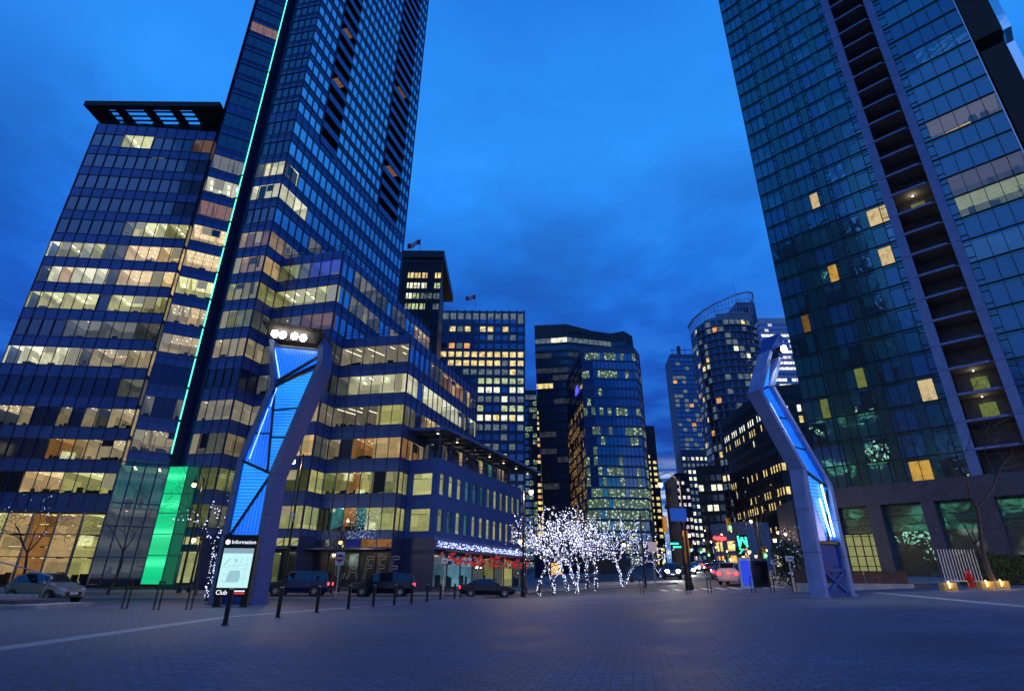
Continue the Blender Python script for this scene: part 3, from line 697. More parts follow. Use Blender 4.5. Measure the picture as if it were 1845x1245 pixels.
for i in range(8):
    p=A+(Bv-A)*i/8; q=A+(Bv-A)*(i+1)/8; mb=MB()
    mb.poly([p+Vector((0,0,.3)),q+Vector((0,0,.3)),q+Vector((0,0,7.9)),p+Vector((0,0,7.9))],'pane_clear'); room(mb,p,q,1.1,7.6,n_,'rwrywrwy'[i],depth=6,nb=2)
    for zz in (3.0,4.2,5.4,6.6):
        for _ in range(3):
            s0=random.random(); c=p+(q-p)*s0*.7-n_*random.uniform(1,3); mb.box(0,random.uniform(1.0,2.4),0,.2,0,random.uniform(.06,.14),random.choice(['room_ceiling_w','room_wall_r','room_ceiling_y','furniture']),T=Matrix.Translation(c+Vector((0,0,zz))))
    mb.build('lobby_window',LW.root,LW.o)
    for zz in (.3,3.1,5.5,7.9): LW.frame.bar(p+Vector((0,0,zz)),q+Vector((0,0,zz)),.06,.1,'mullion')
    LW.frame.bar(p+n_*.05,p+n_*.05+Vector((0,0,8.3)),.22 if i%2 else .1,.2,'steel')
LW.wall.poly([A+n_*.6+Vector((0,0,7.9)),Bv+n_*.6+Vector((0,0,7.9)),Bv+n_*.6+Vector((0,0,8.32)),A+n_*.6+Vector((0,0,8.32))],'spandrel'); LW.wall.poly([A+n_*.6+Vector((0,0,7.92)),Bv+n_*.6+Vector((0,0,7.92)),Bv-n_*.0+Vector((0,0,7.92)),A+Vector((0,0,7.92))],'spandrel')
pg=MB(); x0,x1=-66.2,-45.4
for y in (62.7,67.3): pg.box(x0 if y<65 else x0+1,x1,y,y+.9,67.6,68.5,'dark_soffit')
for y in (64.2,65.1,66): pg.box(x0+1,x1,y,y+.12,67.8,68.1,'dark_soffit')
for x in (-66.2,-61.9,-57.5,-53.4,-50): pg.box(x,x+(.9 if x>-66 else 2.6),62.9,67.4,67.62,68.45,'dark_soffit')
pg.box(-49.5,x1,62.9,67.6,67.65,68.4,'dark_soffit')
for x in (-62,-57.3,-53.2,-49.8): pg.bar((x+.4,65.6,64.8),(x+.4,66.0,67.7),.55,.5,'dark_soffit')
pg.build('roof_pergola',LW.root,LW.o)
railing(LW.rail,L0,L1,64.9,.7,.1,'dark_soffit'); LW.finish()
# ================================================================== GLASS HOTEL TOWER (right)
RT=Bld('glass_hotel_tower','tall teal glass tower with dark balconies stacked between two pale concrete fins','tower',(50,62,0))
Ra=Vector((39.0,69.9,0)); rd=Vector((.7071,-.7071,0)); rn=Vector((-.7071,-.7071,0)); ri=-rn
RP=lambda s,z,o=0: Ra+rd*s+rn*o+Vector((0,0,z))
FZ=[11.6]+[14.53+3.05*i for i in range(34)]
for k,c in (('amber',(.52,.30,.06)),('cream',(.60,.46,.24)),('brown',(.14,.075,.02)),('greenish',(.13,.16,.05))): lit_surface('hotel_'+k,c,.45,1.3)
litw=[(7.6,39.47,'hotel_amber'),(7.4,54.0,'hotel_cream'),(14.2,46.09,'hotel_cream'),(14.0,40.1,'hotel_cream'),(2.5,35.6,'hotel_brown'),(13.7,22.3,'hotel_cream'),(10.6,12.9,'hotel_amber'),(2.4,22.6,'hotel_greenish'),(7.6,24.9,'hotel_greenish')]
def rpane(mb,s0,s1,z0,z1,m): mb.poly([RP(s0,z0,-.07),RP(s1,z0,-.07),RP(s1,z1,-.07),RP(s0,z1,-.07)],m)
pat=[('P',.95),('P',.95),('P',.95),('o',.45),('T',1.1),('Q',.95),('P',1.05),('P',1.05),('o',.45),('T',.95),('o',.45),('P',1.0),('P',1.0),('T',.95),('P',1.45),('o',.75)]
tw=sum(w for _,w in pat); sc=15.0/tw
def rwin(z0,z1,s,grp,row):
    mb=MB(); a=s; pool=random.choice(['blind_teal','blind_blue','blind_teal','blind_blue','open_pane','mix'])
    for kind,w in grp:
        lit=[m for (lt,lz,m) in litw if a-.1<=lt<a+w+.1 and z0<=lz<z1]
        m=random.choice(['blind_teal','open_pane','blind_blue']) if pool=='mix' else pool
        hd=z1-.42
        if kind=='Q': m='teal_panel'
        if lit: m=lit[0]
        rpane(mb,a,a+w,hd+.03,z1-.05,'teal_panel' if m!='open_pane' else 'blind_blue')
        if lit and kind!='o':
            rpane(mb,a,a+w,z0+.08,hd,m)
        elif m=='open_pane' and random.random()<.5:
            zb=random.uniform(.35,.8); rpane(mb,a,a+w,z0+.08,z0+(hd-z0)*zb,m); rpane(mb,a,a+w,z0+(hd-z0)*zb,hd,'blind_teal')
        else: rpane(mb,a,a+w,z0+.08,hd,m)
        if kind=='o':
            for zz in (z0+.62,hd-.5): RT.frame.bar(RP(a,zz,-.02),RP(a+w,zz,-.02),.06,.09,'black_metal')
            RT.frame.bar(RP(a+.02,z0,0),RP(a+.02,z1,0),.09,.09,'black_metal',up=rn)
        RT.frame.bar(RP(a,hd,-.03),RP(a+w,hd,-.03),.05,.06,'black_metal') if kind!='T' else None
        a+=w
    mid=RP((s+a)/2,z0); RT.win.append(((a-s)*3/mid.length**2,mb))
for i in range(len(FZ)-1):
    z0,z1=FZ[i],FZ[i+1]; s=0; grp=[]; g0=0
    for kind,w in pat+[('T',0)]:
        w*=sc
        if kind=='T':
            if grp: rwin(z0,z1,g0,grp,i); grp=[]
            if w: RT.wall.poly([RP(s,z0,-.04),RP(s+w,z0,-.04),RP(s+w,z1,-.04),RP(s,z1,-.04)],'teal_panel')
            g0=s+w
        else: grp.append((kind,w))
        if w: RT.frame.bar(RP(s,z0,0),RP(s,z1,0),.055,.12,'black_metal',up=rn)
        s+=w
    for a,b in ((0,15.0),(21.0,28.95)):
        RT.frame.bar(RP(a,z0,.0),RP(b,z0,.0),.13,.13,'black_metal')
    # right hand glass bay
    mb=MB(); pool=random.random(); ws=[.75]+[1.44]*5; a=21.0
    hot={54.8:'hotel_amber',46.0:'lamp',43.0:'hotel_cream'}
    row=[h for q,h in hot.items() if z0<=q<z1]
    for j,w in enumerate(ws):
        m='blind_blue' if pool<.72 or (pool<.86 and j<2) else 'open_pane'
        RT.frame.bar(RP(a,z0,0),RP(a,z1,0),.06,.12,'black_metal',up=rn)
        if row and j>0:
            rpane(mb,a,a+w,z0+.08,z1-.05,'pane_clear')
        else:
            rpane(mb,a,a+w,z0+.08,z1-.4,m); rpane(mb,a,a+w,z1-.38,z1-.05,'teal_panel' if m=='blind_blue' else 'blind_blue')
        if j==0:
            for zz in (z0+.7,z1-.8): RT.frame.bar(RP(a,zz,-.02),RP(a+w,zz,-.02),.06,.09,'black_metal')
        a+=w
    if row: room(mb,RP(21.75,0),RP(28.9,0),z0+.9,z1-.25,rn,{'hotel_amber':'q','lamp':'q','hotel_cream':'g'}[row[0]],depth=3.5,nb=4)
    if row and row[0]=='hotel_amber': mb.poly([RP(21.9,z0+.1,-.5),RP(26.5,z0+.1,-.5),RP(26.0,z0+.75,-.5),RP(23.2,z0+.55,-.5)],'hotel_amber')  # emissive amber quad imitates the glow low in this row
    mid=RP(25,z0); RT.win.append((20/mid.length**2,mb))
# fins with panel joints, balcony stack
for a,b in ((15.0,16.0),(20.05,21.0)):
    RT.wall.box(0,b-a,-.3,.55,11.6,FZ[-1],'concrete_blue',T=Matrix.Translation(RP(a,0))@Matrix((rd,rn,Vector((0,0,1)))).transposed().to_4x4())
    for z in FZ[1:-1]: RT.frame.bar(RP(a+.01,z,.545),RP(b-.01,z,.545),.03,.04,'black_metal')
TB=lambda z: Matrix.Translation(RP(16.0,z))@Matrix((rd,rn,Vector((0,0,1)))).transposed().to_4x4()
RT.wall.poly([RP(16,11.6,-2.2),RP(20.05,11.6,-2.2),RP(20.05,FZ[-1],-2.2),RP(16,FZ[-1],-2.2)],'stone_dark')
mat('slab_soffit',(.15,.14,.16),.85)
pane_glass('balcony_glass',.10,(.45,.60,.80))
for i,z in enumerate(FZ[1:-1]):
    bl=MB(); T_=TB(z)
    bl.box(.02,4.03,-2.18,.35,-.12,.12,'slab_soffit',T=T_); bl.mesh([T_@Vector(p) for p in ((.02,.35,-.12),(4.03,.35,-.12),(3.6,.75,-.12),(.02,.75,-.12),(.02,.35,.12),(4.03,.35,.12),(3.6,.75,.12),(.02,.75,.12))],[(0,1,2,3),(4,5,6,7),(2,3,7,6),(1,2,6,5),(0,3,7,4)],'slab_soffit')
    bl.box(.02,3.65,.76,.80,-.13,.13,'concrete_blue',T=T_)
    lit=i in (10,2,1)
    if lit:
        bl.box(1.4,2.9,-2.15,-2.1,.2,2.3,'hotel_greenish',T=T_); bl.box(1.9,2.05,-.9,-.75,2.72,2.8,'lamp_spot',T=T_)
    b=bl.build('balcony',RT.root,RT.o)
    rl=MB(); rl.box(.05,3.6,.70,.72,.15,1.15,'balcony_glass',T=T_)
    for q in range(6): rl.box(.05+q*.7,.09+q*.7,.68,.74,.12,1.2,'black_metal',T=T_)
    rl.box(.03,3.65,.68,.74,1.16,1.21,'mullion',T=T_); rl.mesh([T_@Vector(p) for p in ((3.63,.7,.15),(4.0,.4,.15),(4.0,.4,1.15),(3.63,.7,1.15))],[(0,1,2,3)],'balcony_glass'); rl.build('balustrade',b)
    if lit:
        lp=bpy.data.objects.new('balcony_light',bpy.data.lights.new('balcony_light','POINT')); COL.objects.link(lp); lp.parent=RT.root
        lp.location=(T_@Vector((2,-.8,2.5)))-RT.o; lp.data.energy=25 if i==10 else 14; lp.data.color=(1,.85,.5); lp.data.shadow_soft_size=.15
# far faces, top
e0=RP(0,0); e1=RP(28.95,0)
for a,b in ((e0,e0+ri*26),(e0+ri*26,e1+ri*26),(e1+ri*26,e1)): RT.wall.poly([V3(a,0),V3(b,0),V3(b,FZ[-1]),V3(a,FZ[-1])],'teal_panel')
RT.wall.poly([V3(p,FZ[-1]) for p in (e0,e1,e1+ri*26,e0+ri*26)],'spandrel_dark')
edge=MB(); edge.bar(RP(28.97,11,-.1),RP(28.97,FZ[-1],-.1),.12,.5,'steel',up=rn); edge.build('edge_trim',RT.root,RT.o)
# projecting corner bays beyond the right edge
for z0,z1,s0,s1,dk in ((30,63.6,29.25,31.6,0),(65.6,100,29.15,31.9,0)):
    mb=MB(); Tm=Matrix.Translation(RP(0,0))@Matrix((rd,ri,Vector((0,0,1)))).transposed().to_4x4()
    mb.box(s0,s1,-.2,7,z0,z1,'dark_soffit',T=Tm); mb.box(s1+.02,s1+.9,.6,7,z0+.3,z1,'glass_c',T=Tm); mb.build('corner_bay',RT.root,RT.o)
# stone podium with deep openings
st=Vector(rn*1.2); PP=lambda s,z,o=0: RP(s,z,1.2+o)
def pbox(mb,s0,s1,z0,z1,d0,d1,m): mb.box(s0,s1,d0,d1,z0,z1,m,T=Matrix.Translation(RP(0,0))@Matrix((rd,rn,Vector((0,0,1)))).transposed().to_4x4())
op=[(-1.6,1.3),(4.7,6.1),(10.0,11.2),(14.6,16.3),(21,22.6),(27.5,30)]
pdm=MB(); pbox(pdm,-1.6,30,9.5,11.75,-1,1.25,'stone_dark')
for a,b in op: pbox(pdm,a,b,-1,9.5,-1,1.2,'stone_dark')
pdm.build('podium_wall',RT.root,RT.o)
for i in range(len(op)-1):
    a,b=op[i][1],op[i+1][0]; mb=MB()
    pbox(mb,a,b,6.6,9.5,-.9,-.5,'teal_panel')
    m='hotel_greenish' if i==0 else ('open_pane' if i==1 else 'glass_deep')
    if i==0:
        n_p=4
        for q in range(n_p):
            s0=a+(b-a)*q/n_p; pbox(mb,s0+.04,s0+(b-a)/n_p-.04,.8,6.5,-.8,-.75,['hotel_lobby','hotel_lobby','furniture','hotel_lobby'][q] if 'hotel_lobby' in M else 'room_ceiling_g')
            RT.frame.bar(RP(s0,.8,-.6),RP(s0,6.6,-.6),.1,.14,'black_metal',up=rn)
        for zz in (1.9,3,4.1,5.2,6.3): RT.frame.bar(RP(a,zz,-.62),RP(b,zz,-.62),.06,.08,'black_metal')
    else: pbox(mb,a,b,.5,6.6,-.9,-.6,m)
    for zz in (7.4,8.3): RT.frame.bar(RP(a,zz,-.45),RP(b,zz,-.45),.06,.07,'black_metal')
    mb.build('podium_window',RT.root,RT.o)
RT.finish()
# ================================================================== TOWERS DOWN THE STREET
for n,c,e,dk in (('far_yellow',(.80,.60,.22),.95,.25),('far_white',(.85,.85,.62),1.0,.3),('far_green',(.42,.50,.24),.9,.05),('far_dim',(.10,.14,.16),.8,.2),('far_orange',(.75,.33,.10),.85,.2),('far_strip',(.95,.95,.8),1.1,.35),('far_pink',(.75,.65,.75),.9,.2)): far_window(n,c,e,1.1,dk)
mat('navy_frame',(.06,.09,.17),.5,.2); mat('black_frame',(.025,.023,.025),.5); mat('grey_frame',(.17,.21,.28),.6,noise_amt=.2,noise_scale=.2); mat('white_frame',(.40,.40,.55),.6); mat('brown_frame',(.05,.025,.02),.7)
facade_glass('far_glass',(.01,.03,.10),.34,.08,.3,.2,(.7,.85,1)); facade_glass('far_glass_dark',(.006,.009,.015),.08,.08,.3,.2,(.7,.85,1))
def tower(name,label,cat,plan,ztop,faces,floor,wallm,z0=-1,group=None,roof=None,extras=None,ww=.72,hh=.6,dark='far_glass',first=4,bayw=3.2,start=None):
    """plan = list of (x,y); faces = {edge index: lit function}"""
    cx=sum(p[0] for p in plan)/len(plan); cy=sum(p[1] for p in plan)/len(plan)
    B=Bld(name,label,cat,(cx,cy,0),group); n=len(plan)
    nr=int((ztop-1.5-first)/floor)
    off=(ztop-1.0-first)-nr*floor
    sill=lambda r: first+off+floor*r-floor*(1-hh)*.5-.2
    for i in range(n):
        a,b=plan[i],plan[(i+1)%n]
        if i in faces:
            Lg=math.hypot(a[0]-b[0],a[1]-b[1]); nb=max(1,round(Lg/bayw))
            f=faces[i]
            punched(B,a,b,range(nr) if start is None else range(start,nr),z0,ztop,nb,Lg/nb*ww,floor*hh,sill,wallm,lambda r,i,f=f,nb=nb:f(nr-1-r,i,nb),dark=dark,inset=.2)
        else: B.wall.poly([V3(a,z0),V3(b,z0),V3(b,ztop),V3(a,ztop)],wallm)
    B.wall.poly([V3(p,ztop-.01) for p in plan],roof or 'black_frame')
    if extras: extras(B)
    B.finish(limit=98); return B
# floors counted from the top: r=0 top row
def lit_m2(r,i,nb):
    rowm={1:('far_yellow',(2,3,4,6,7,8,9,10)),3:('far_orange',(2,3,4,5)),4:('far_yellow',range(20)),5:('far_yellow',range(20)),6:('far_dim',range(4,11)),7:('far_green',range(6,12)),8:('far_white',range(20)),9:('far_dim',range(20)),10:('far_green',range(20)),11:('far_white',range(20)),12:('far_dim',range(4,10)),15:('far_green',(7,9)),16:('far_green',(7,9,10)),18:('far_yellow',(9,10))}
    if r in rowm and i in rowm[r][1] and random.random()<.88: return rowm[r][0] if random.random()<.8 else random.choice(['far_white','far_dim','far_yellow'])
    return 'far_dim' if random.random()<.10 else None
def m2x(B):
    mb=MB()
    a,b=Vector((-32,202,0)),Vector((5.0,202,0))
    for i in range(13):
        p=a+(b-a)*i/12; mb.bar(p+Vector((0,-.35,0)),p+Vector((0,-.35,103.5)),.55,.7,'navy_frame',up=(0,1,0))
    mb.build('column_rib',B.root,B.o)
    mb=MB()
    for i in range(12):
        p=a+(b-a)*(i+.5)/12; mb.box(p.x-1.1,p.x+1.1,p.y-.05,p.y+.2,99.6,102.2,'far_dim')
    mb.build('top_window_band',B.root,B.o)
tower('grid_office_tower','square navy office tower with a regular grid of yellow lit windows','tower',[(-32,202),(5.0,202),(6.1,236),(-32,236)],103.3,{0:lit_m2},3.72,'navy_frame',extras=m2x,bayw=3.1,ww=.72,hh=.62)
def lit_m1(r,i,nb):
    if r in (1,2,3,4): 
        pat_={1:'yyxyyyxy',2:'wwxwwwxg',3:'wwxwgddd',4:'ggxgggxd'}[r]; c=pat_[min(7,int(i*8/nb))]
        return {'y':'far_yellow','w':'far_white','g':'far_green','d':'far_dim','x':None}[c]
    return None
def m1x(B):
    mb=MB(); a,b=Vector((-40,151,0)),Vector((-22.7,151,0))
    for i in range(15): p=a+(b-a)*i/14; mb.bar(p+Vector((0,-.2,0)),p+Vector((0,-.2,95)),.25,.4,'black_frame',up=(0,1,0))
    mb.build('column_rib',B.root,B.o)
    mb=MB(); mb.box(-40.6,-22.2,150.4,181,96.3,98.9,'black_frame'); mb.build('roof_cap',B.root,B.o)
tower('dark_office_tower','dark brown office tower with four lit floors near its top, beside the tall glass tower','tower',[(-40,151),(-22.7,151),(-25.6,181),(-40,181)],98.5,{0:lit_m1},3.7,'black_frame',extras=m1x,bayw=2.2,ww=.86,hh=.55,dark='far_glass_dark')
def flag(px,py,D,z0,label,lean):
    p=at(px,py,D); t=thing('flag',(p.x,D,z0),label,'flag','flags on the tower roofs'); h=p.z-z0
    mb=MB(); mb.tube([(0,0,0),(0,0,h)],[.16,.1],'steel',6); mb.build('pole',t)
    mb=MB(); n=8; W_=4.2
    for i in range(n):
        x0,x1=-W_*i/n,-W_*(i+1)/n; dz=lambda x:-.55*abs(x)**1.1*lean; yy=lambda x:.5*math.sin(x*1.7)
        c='flag_red' if (i<2 or i>5) else 'flag_white'
        mb.poly([(x0,yy(x0),h+dz(x0)),(x1,yy(x1),h+dz(x1)),(x1,yy(x1),h-2.1+dz(x1)),(x0,yy(x0),h-2.1+dz(x0))],c)
    mb.build('cloth',t)
mat('flag_red',(.45,.02,.02),.8); mat('flag_white',(.35,.35,.4),.8)
flag(758,432,156,98.9,'small drooping flag on a pole on the dark brown tower roof',.7)
flag(857,532,206,103.3,'flag flying on a pole above the square grid office tower',.25)
# wavy topped tower
def wavy():
    D=232; pts=[at(979,800,D)]; 
    X=lambda px,D:at(px,1000,D).x
    fr=[(14.6,230),(27,227),(38,230),(46,232),(52,231),(56.5,235),(58.6,243),(57,262),(16,262)]
    B=Bld('wavy_roof_tower','dark curved tower with a rippling roofline behind the glass office block','tower',(36,240,0))
    tops=[110.2,109.6,107.6,107.4,108.2,107.6,106,106,110]
    lean=[(-4.2,0),(-2,0),(-.5,0)]+[(0,0)]*6
    n=len(fr)
    for i in range(n):
        a,b=fr[i],fr[(i+1)%n]; d,nn_=outn(a,b); Lg=math.hypot(a[0]-b[0],a[1]-b[1]); za,zb=tops[i],tops[(i+1)%n]
        def Pt(s,z,o=0,a=a,b=b,i=i,nn_=nn_):
            f=sm01(z/110)*1.0; la=lean[i]; lb=lean[(i+1)%n]
            return Vector((a[0]+(b[0]-a[0])*s+la[0]*f*(1-s)+lb[0]*f*s,a[1]+(b[1]-a[1])*s,z))+nn_*o
        if i>5:
            B.wall.poly([Pt(0,0),Pt(1,0),Pt(1,zb),Pt(0,za)],'black_frame'); continue
        nb=max(1,round(Lg/2.2)); nr=28
        z=-1
        for r in range(nr):
            zs=3+3.62*r; zh=zs+2.3
            for q in range(6): B.wall.poly([Pt(q/6,z),Pt((q+1)/6,z),Pt((q+1)/6,zs),Pt(q/6,zs)],'black_frame')
            for g in range(0,nb,3):
                g1=min(nb,g+3); mb=MB()
                rt=nr-1-r
                m='far_glass_dark'
                if rt==0 and i==0: m='far_white' if g>2 else 'far_dim'
                elif rt==0 and i in (1,2): m='far_dim'
                elif rt==6 and i==0 and g==0: m='far_yellow'
                elif random.random()<(.3 if i<2 or rt<4 else .15): m='far_glint'
                for q in range(g,g1): mb.poly([Pt(q/nb,zs,-.1),Pt((q+1)/nb,zs,-.1),Pt((q+1)/nb,zh,-.1),Pt(q/nb,zh,-.1)],m)
                B.win.append(((g1-g)*2/Pt(.5,zs).length**2,mb))
            z=zh
        for q in range(6): B.wall.poly([Pt(q/6,z),Pt((q+1)/6,z),Pt((q+1)/6,za+(zb-za)*(q+1)/6),Pt(q/6,za+(zb-za)*q/6)],'black_frame')
        for q in range(nb+1):
            zt=za+(zb-za)*q/nb; B.frame.bar(Pt(q/nb,0,.1),Pt(q/nb,55,.1),.12,.3,'navy_frame',up=nn_); B.frame.bar(Pt(q/nb,55,.1),Pt(q/nb,zt,.1),.12,.3,'navy_frame',up=nn_)
    B.wall.poly([V3(p,105.5) for p in fr],'black_frame'); B.finish()
far_window('far_glint',(.024,.03,.038),.8,.8,.2)
wavy()
# blue glass office block in front of it
def lit_m3(r,i,nb):
    pr={0:.55,2:.65,6:.45,8:.5,9:.15,11:.12,12:.5,13:.55,14:.9,15:.75,16:.8,17:.55,18:.35,19:.4,20:.3,21:.25,22:.3}.get(r,.03)
    return ('far_spots') if random.random()<pr else None
def spots_mat(name,c,back,sc=1.1):
    m=bpy.data.materials.new(name); m.use_nodes=True; t=m.node_tree; b=t.nodes['Principled BSDF']; b.inputs['Base Color'].default_value=(.01,.02,.04,1); b.inputs['Roughness'].default_value=.1
    g=t.nodes.new('ShaderNodeNewGeometry').outputs['Position']; v=t.nodes.new('ShaderNodeTexVoronoi'); v.inputs['Scale'].default_value=sc; t.links.new(g,v.inputs['Vector'])
    cr=ramp(t,v.outputs['Distance'],[(0,c),(.22,c),(.34,back),(1,tuple(q*.4 for q in back))]); t.links.new(cr,b.inputs['Emission Color']); b.inputs['Emission Strength'].default_value=1; m.cycles.emission_sampling='NONE'; M[name]=m
spots_mat('far_spots',(.72,.85,.50),(.09,.15,.10),1.0); spots_mat('far_amber_spots',(.8,.5,.12),(.10,.055,.015),.9)
tower('blue_glass_office_block','blue glass office block with greenish lit floor bands standing before the wavy topped tower','building',[(23.8,231),(26.0,190),(30,188.5),(46.3,189.5),(49.5,196),(49,231)],82,{0:lambda r,i,nb:('far_amber_spots' if r>4 and random.random()<.5 else None),1:lit_m3,2:lit_m3,3:lit_m3},3.55,'navy_frame',bayw=1.55,ww=.93,hh=.78,dark='far_glass',
  extras=lambda B:(lambda mb:(mb.box(25.2,25.9,200,206,68,70.5,'blue_screen'),mb.build('blue_sign',B.root,B.o)))(MB()))if mat('blue_screen',(.02,.02,.3),.4,emit=(.08,.08,1),es=1.6) else None
tower('slim_lit_tower','slim tower packed with warm lit windows, left of the wavy topped tower','tower',[(14.6,300),(22.0,300),(26,330),(14.6,330)],99,{0:lambda r,i,nb:('far_strip' if r==0 and i in(1,2) else ('far_yellow' if random.random()<.8 else 'far_orange') if r>1 and random.random()<.82 else None)},3.1,'black_frame',bayw=1.9,ww=.9,hh=.55)
far_window('hall_bright',(.85,.95,.55),5,1.6,.0)
tower('narrow_dark_tower','narrow dark glass tower squeezed between the navy grid tower and the slim lit tower','tower',[(7.6,290),(13.9,290),(14.2,320),(7.0,320)],98.6,{0:lambda r,i,nb:('far_dim' if r==0 else 'far_spots' if random.random()<.25 else None)},3.6,'black_frame',bayw=2.2,ww=.9,hh=.7)
tower('slim_dark_tower','slim black tower with columns of small lit windows, right of blue glass block','tower',[(74,300),(80.5,300),(83,325),(74,330)],81.5,{0:lambda r,i,nb:('far_yellow' if r>3 and random.random()<.75 else None)},3.2,'black_frame',bayw=2.6,ww=.55,hh=.5,dark='far_glass_dark')
def m7x(B):
    mb=MB()
    for x in (112,116,121,127): mb.bar((x,352,146),(x,352,151),.3,.3,'black_frame')
    mb.bar((111,352,150),(129,352,150),.3,.3,'black_frame'); mb.box(116,118,352,354,146,153,'black_frame'); mb.build('roof_frame',B.root,B.o)
tower('stepped_blue_tower','tall blue glass tower with few red lit rooms, left of the curved apartments','tower',[(109.6,350),(128,350),(130,372),(112,372)],146,{0:lambda r,i,nb:('far_orange' if random.random()<.035 else 'far_dim' if random.random()<.3 else None)},3.3,'navy_frame',bayw=3.0,ww=.9,hh=.7,extras=m7x)
tower('lower_blue_block','blue block with scattered white windows below the stepped blue tower','building',[(88,281),(104,281),(108,300),(91,300)],64,{0:lambda r,i,nb:('far_white' if random.random()<.5 else 'far_dim')},3.4,'navy_frame',bayw=2.4,ww=.6,hh=.5)
tower('narrow_street_block','narrow dark block with cyan lit windows at the left edge of the street gap','building',[(80.5,270),(87,270),(92,300),(83,300)],50,{0:lambda r,i,nb:('far_pink' if random.random()<.6 else None)},3.4,'black_frame',bayw=2.4,ww=.6,hh=.45)
tower('brown_low_building','low dark brown building with two lit storeys on the street','building',[(66,196),(73.5,192.5),(84,230),(80,236)],39,{0:lambda r,i,nb:('far_white' if r in(1,3) else 'far_pink' if r==7 else None) if random.random()<.85 else None},3.4,'brown_frame',bayw=1.9,ww=.75,hh=.6,dark='far_glass_dark')
tower('white_lit_tower','pale tower with bright white office rows behind the black office block','tower',[(166,331),(200,330),(200,360),(173,372)],165,{0:lambda r,i,nb:('far_strip' if r in (2,3,5,7,8,10,11,13,14,15) and random.random()<.72 and r>0 else 'far_pink' if random.random()<.25 else None),3:lambda r,i,nb:None},3.9,'white_frame',bayw=2.8,ww=.9,hh=.5,start=10)
def bx(B):
    mb=MB()
    mb.box(80,96,168,200,59.8,62.5,'black_frame'); mb.build('roof_plant',B.root,B.o)
def lit_bl(r,i,nb):
    if r==0: return None
    if r==1: return 'far_strip' if i%4!=3 else None
    if r==2: return 'far_yellow' if random.random()<.72 else None
    if r in (6,8,9,11,12): return 'far_yellow' if random.random()<.62 and (i/nb>.25 or r in(6,9)) else None
    return 'far_white' if random.random()<.03 else None
def lit_br(r,i,nb):
    if r==1: return 'far_strip' if i%4!=3 else None
    if r in (2,6,8): return 'far_yellow' if random.random()<.8 else None
    return None
bx=None
tower('black_office_block','black office block with white lit top windows and rows of narrow yellow ones','building',[(81.5,206),(81.2,165),(100,158),(104,200)],58.5,{0:lit_bl,1:lit_br},3.5,'black_frame',bayw=1.9,ww=.6,hh=.62,dark='far_glass_dark')
tower('far_left_block','dark distant block behind the left edge of the office wing','building',[(-118,120),(-100,120),(-100,140),(-118,140)],63.5,{0:lambda r,i,nb:'far_yellow' if random.random()<.06 else None},3.6,'black_frame',bayw=3,ww=.7,hh=.5,dark='far_glass_dark')
# curved residential tower with crown
def resid():
    B=Bld('curved_apartment_tower','curved pale apartment tower with a swooping open crown and scattered yellow windows','tower',(93,222,0))
    arc=[(83.3,232),(83.1,223),(85,217.5),(89,214),(94,213),(99,213),(104,214.5),(107.5,218),(109.7,224),(110,236)]
    tp=[107,107,107.5,109,109.5,110,114,116,117,117]
    for i in range(len(arc)-1):
        a,b=arc[i],arc[i+1]
        col={0:.12,1:.18,2:.08,3:.06,4:.22,5:.28,6:.08,7:.12,8:.1}[i]
        punched(B,a,b,range(33),-1,tp[i],max(1,round(math.hypot(a[0]-b[0],a[1]-b[1])/2.4)),2.0,2.2,lambda r:3+3.15*r,'grey_frame',lambda r,i,c=col:(random.choice(['far_yellow','far_yellow','far_orange','far_white']) if random.random()<c*.42 else ('far_green' if random.random()<.03 else 'far_dim' if random.random()<.3 else None)),inset=.25)
        if i not in (0,8):
            for r in range(33):
                d,n=outn(a,b); z=3+3.15*r-.55; B.frame.bar(V3(a,z)+n*.45,V3(b,z)+n*.45,.9,.18,'grey_frame')
    B.wall.poly([V3(p,107) for p in arc],'black_frame'); B.wall.poly([V3(arc[0],-1),V3(arc[-1],-1),V3(arc[-1],107),V3(arc[0],107)],'grey_frame')
    ph=MB(); ph.box(100.5,108.5,217,230,107,116.5,'navy_frame'); ph.build('penthouse',B.root,B.o)
    cr=MB(); prev=None; n=30
    def cp(t,h):
        # crown curve follows the front arc then curls outward
        k=t*(len(arc)-1); i=min(int(k),len(arc)-2); f=k-i; x=arc[i][0]+(arc[i+1][0]-arc[i][0])*f; y=arc[i][1]+(arc[i+1][1]-arc[i][1])*f
        zt=111+10.5*sm01((t-.1)/.75); cx,cy=96.5,228; o=1+.05*h+.10*sm01((t-.6)/.4)
        return Vector((cx+(x-cx)*o,cy+(y-cy)*o,107.5+(zt-107.5)*h))
    for i in range(n+1):
        t=i/n; cur=[cp(t,h) for h in (0.15,.45,.72,1)]
        cr.bar(cur[0],cur[3],.16,.16,'white_frame')
        if prev:
            for a_,b_ in zip(prev,cur): cr.bar(a_,b_,.2 if b_ is not cur[3] else .7,.2 if b_ is not cur[3] else .5,'white_frame')
        prev=cur
    cr.build('crown_lattice',B.root,B.o)
    an=MB(); an.tube([(103.5,222,116),(102.7,222,131)],[.2,.05],'steel',6); an.build('antenna',B.root,B.o); B.finish()
resid()
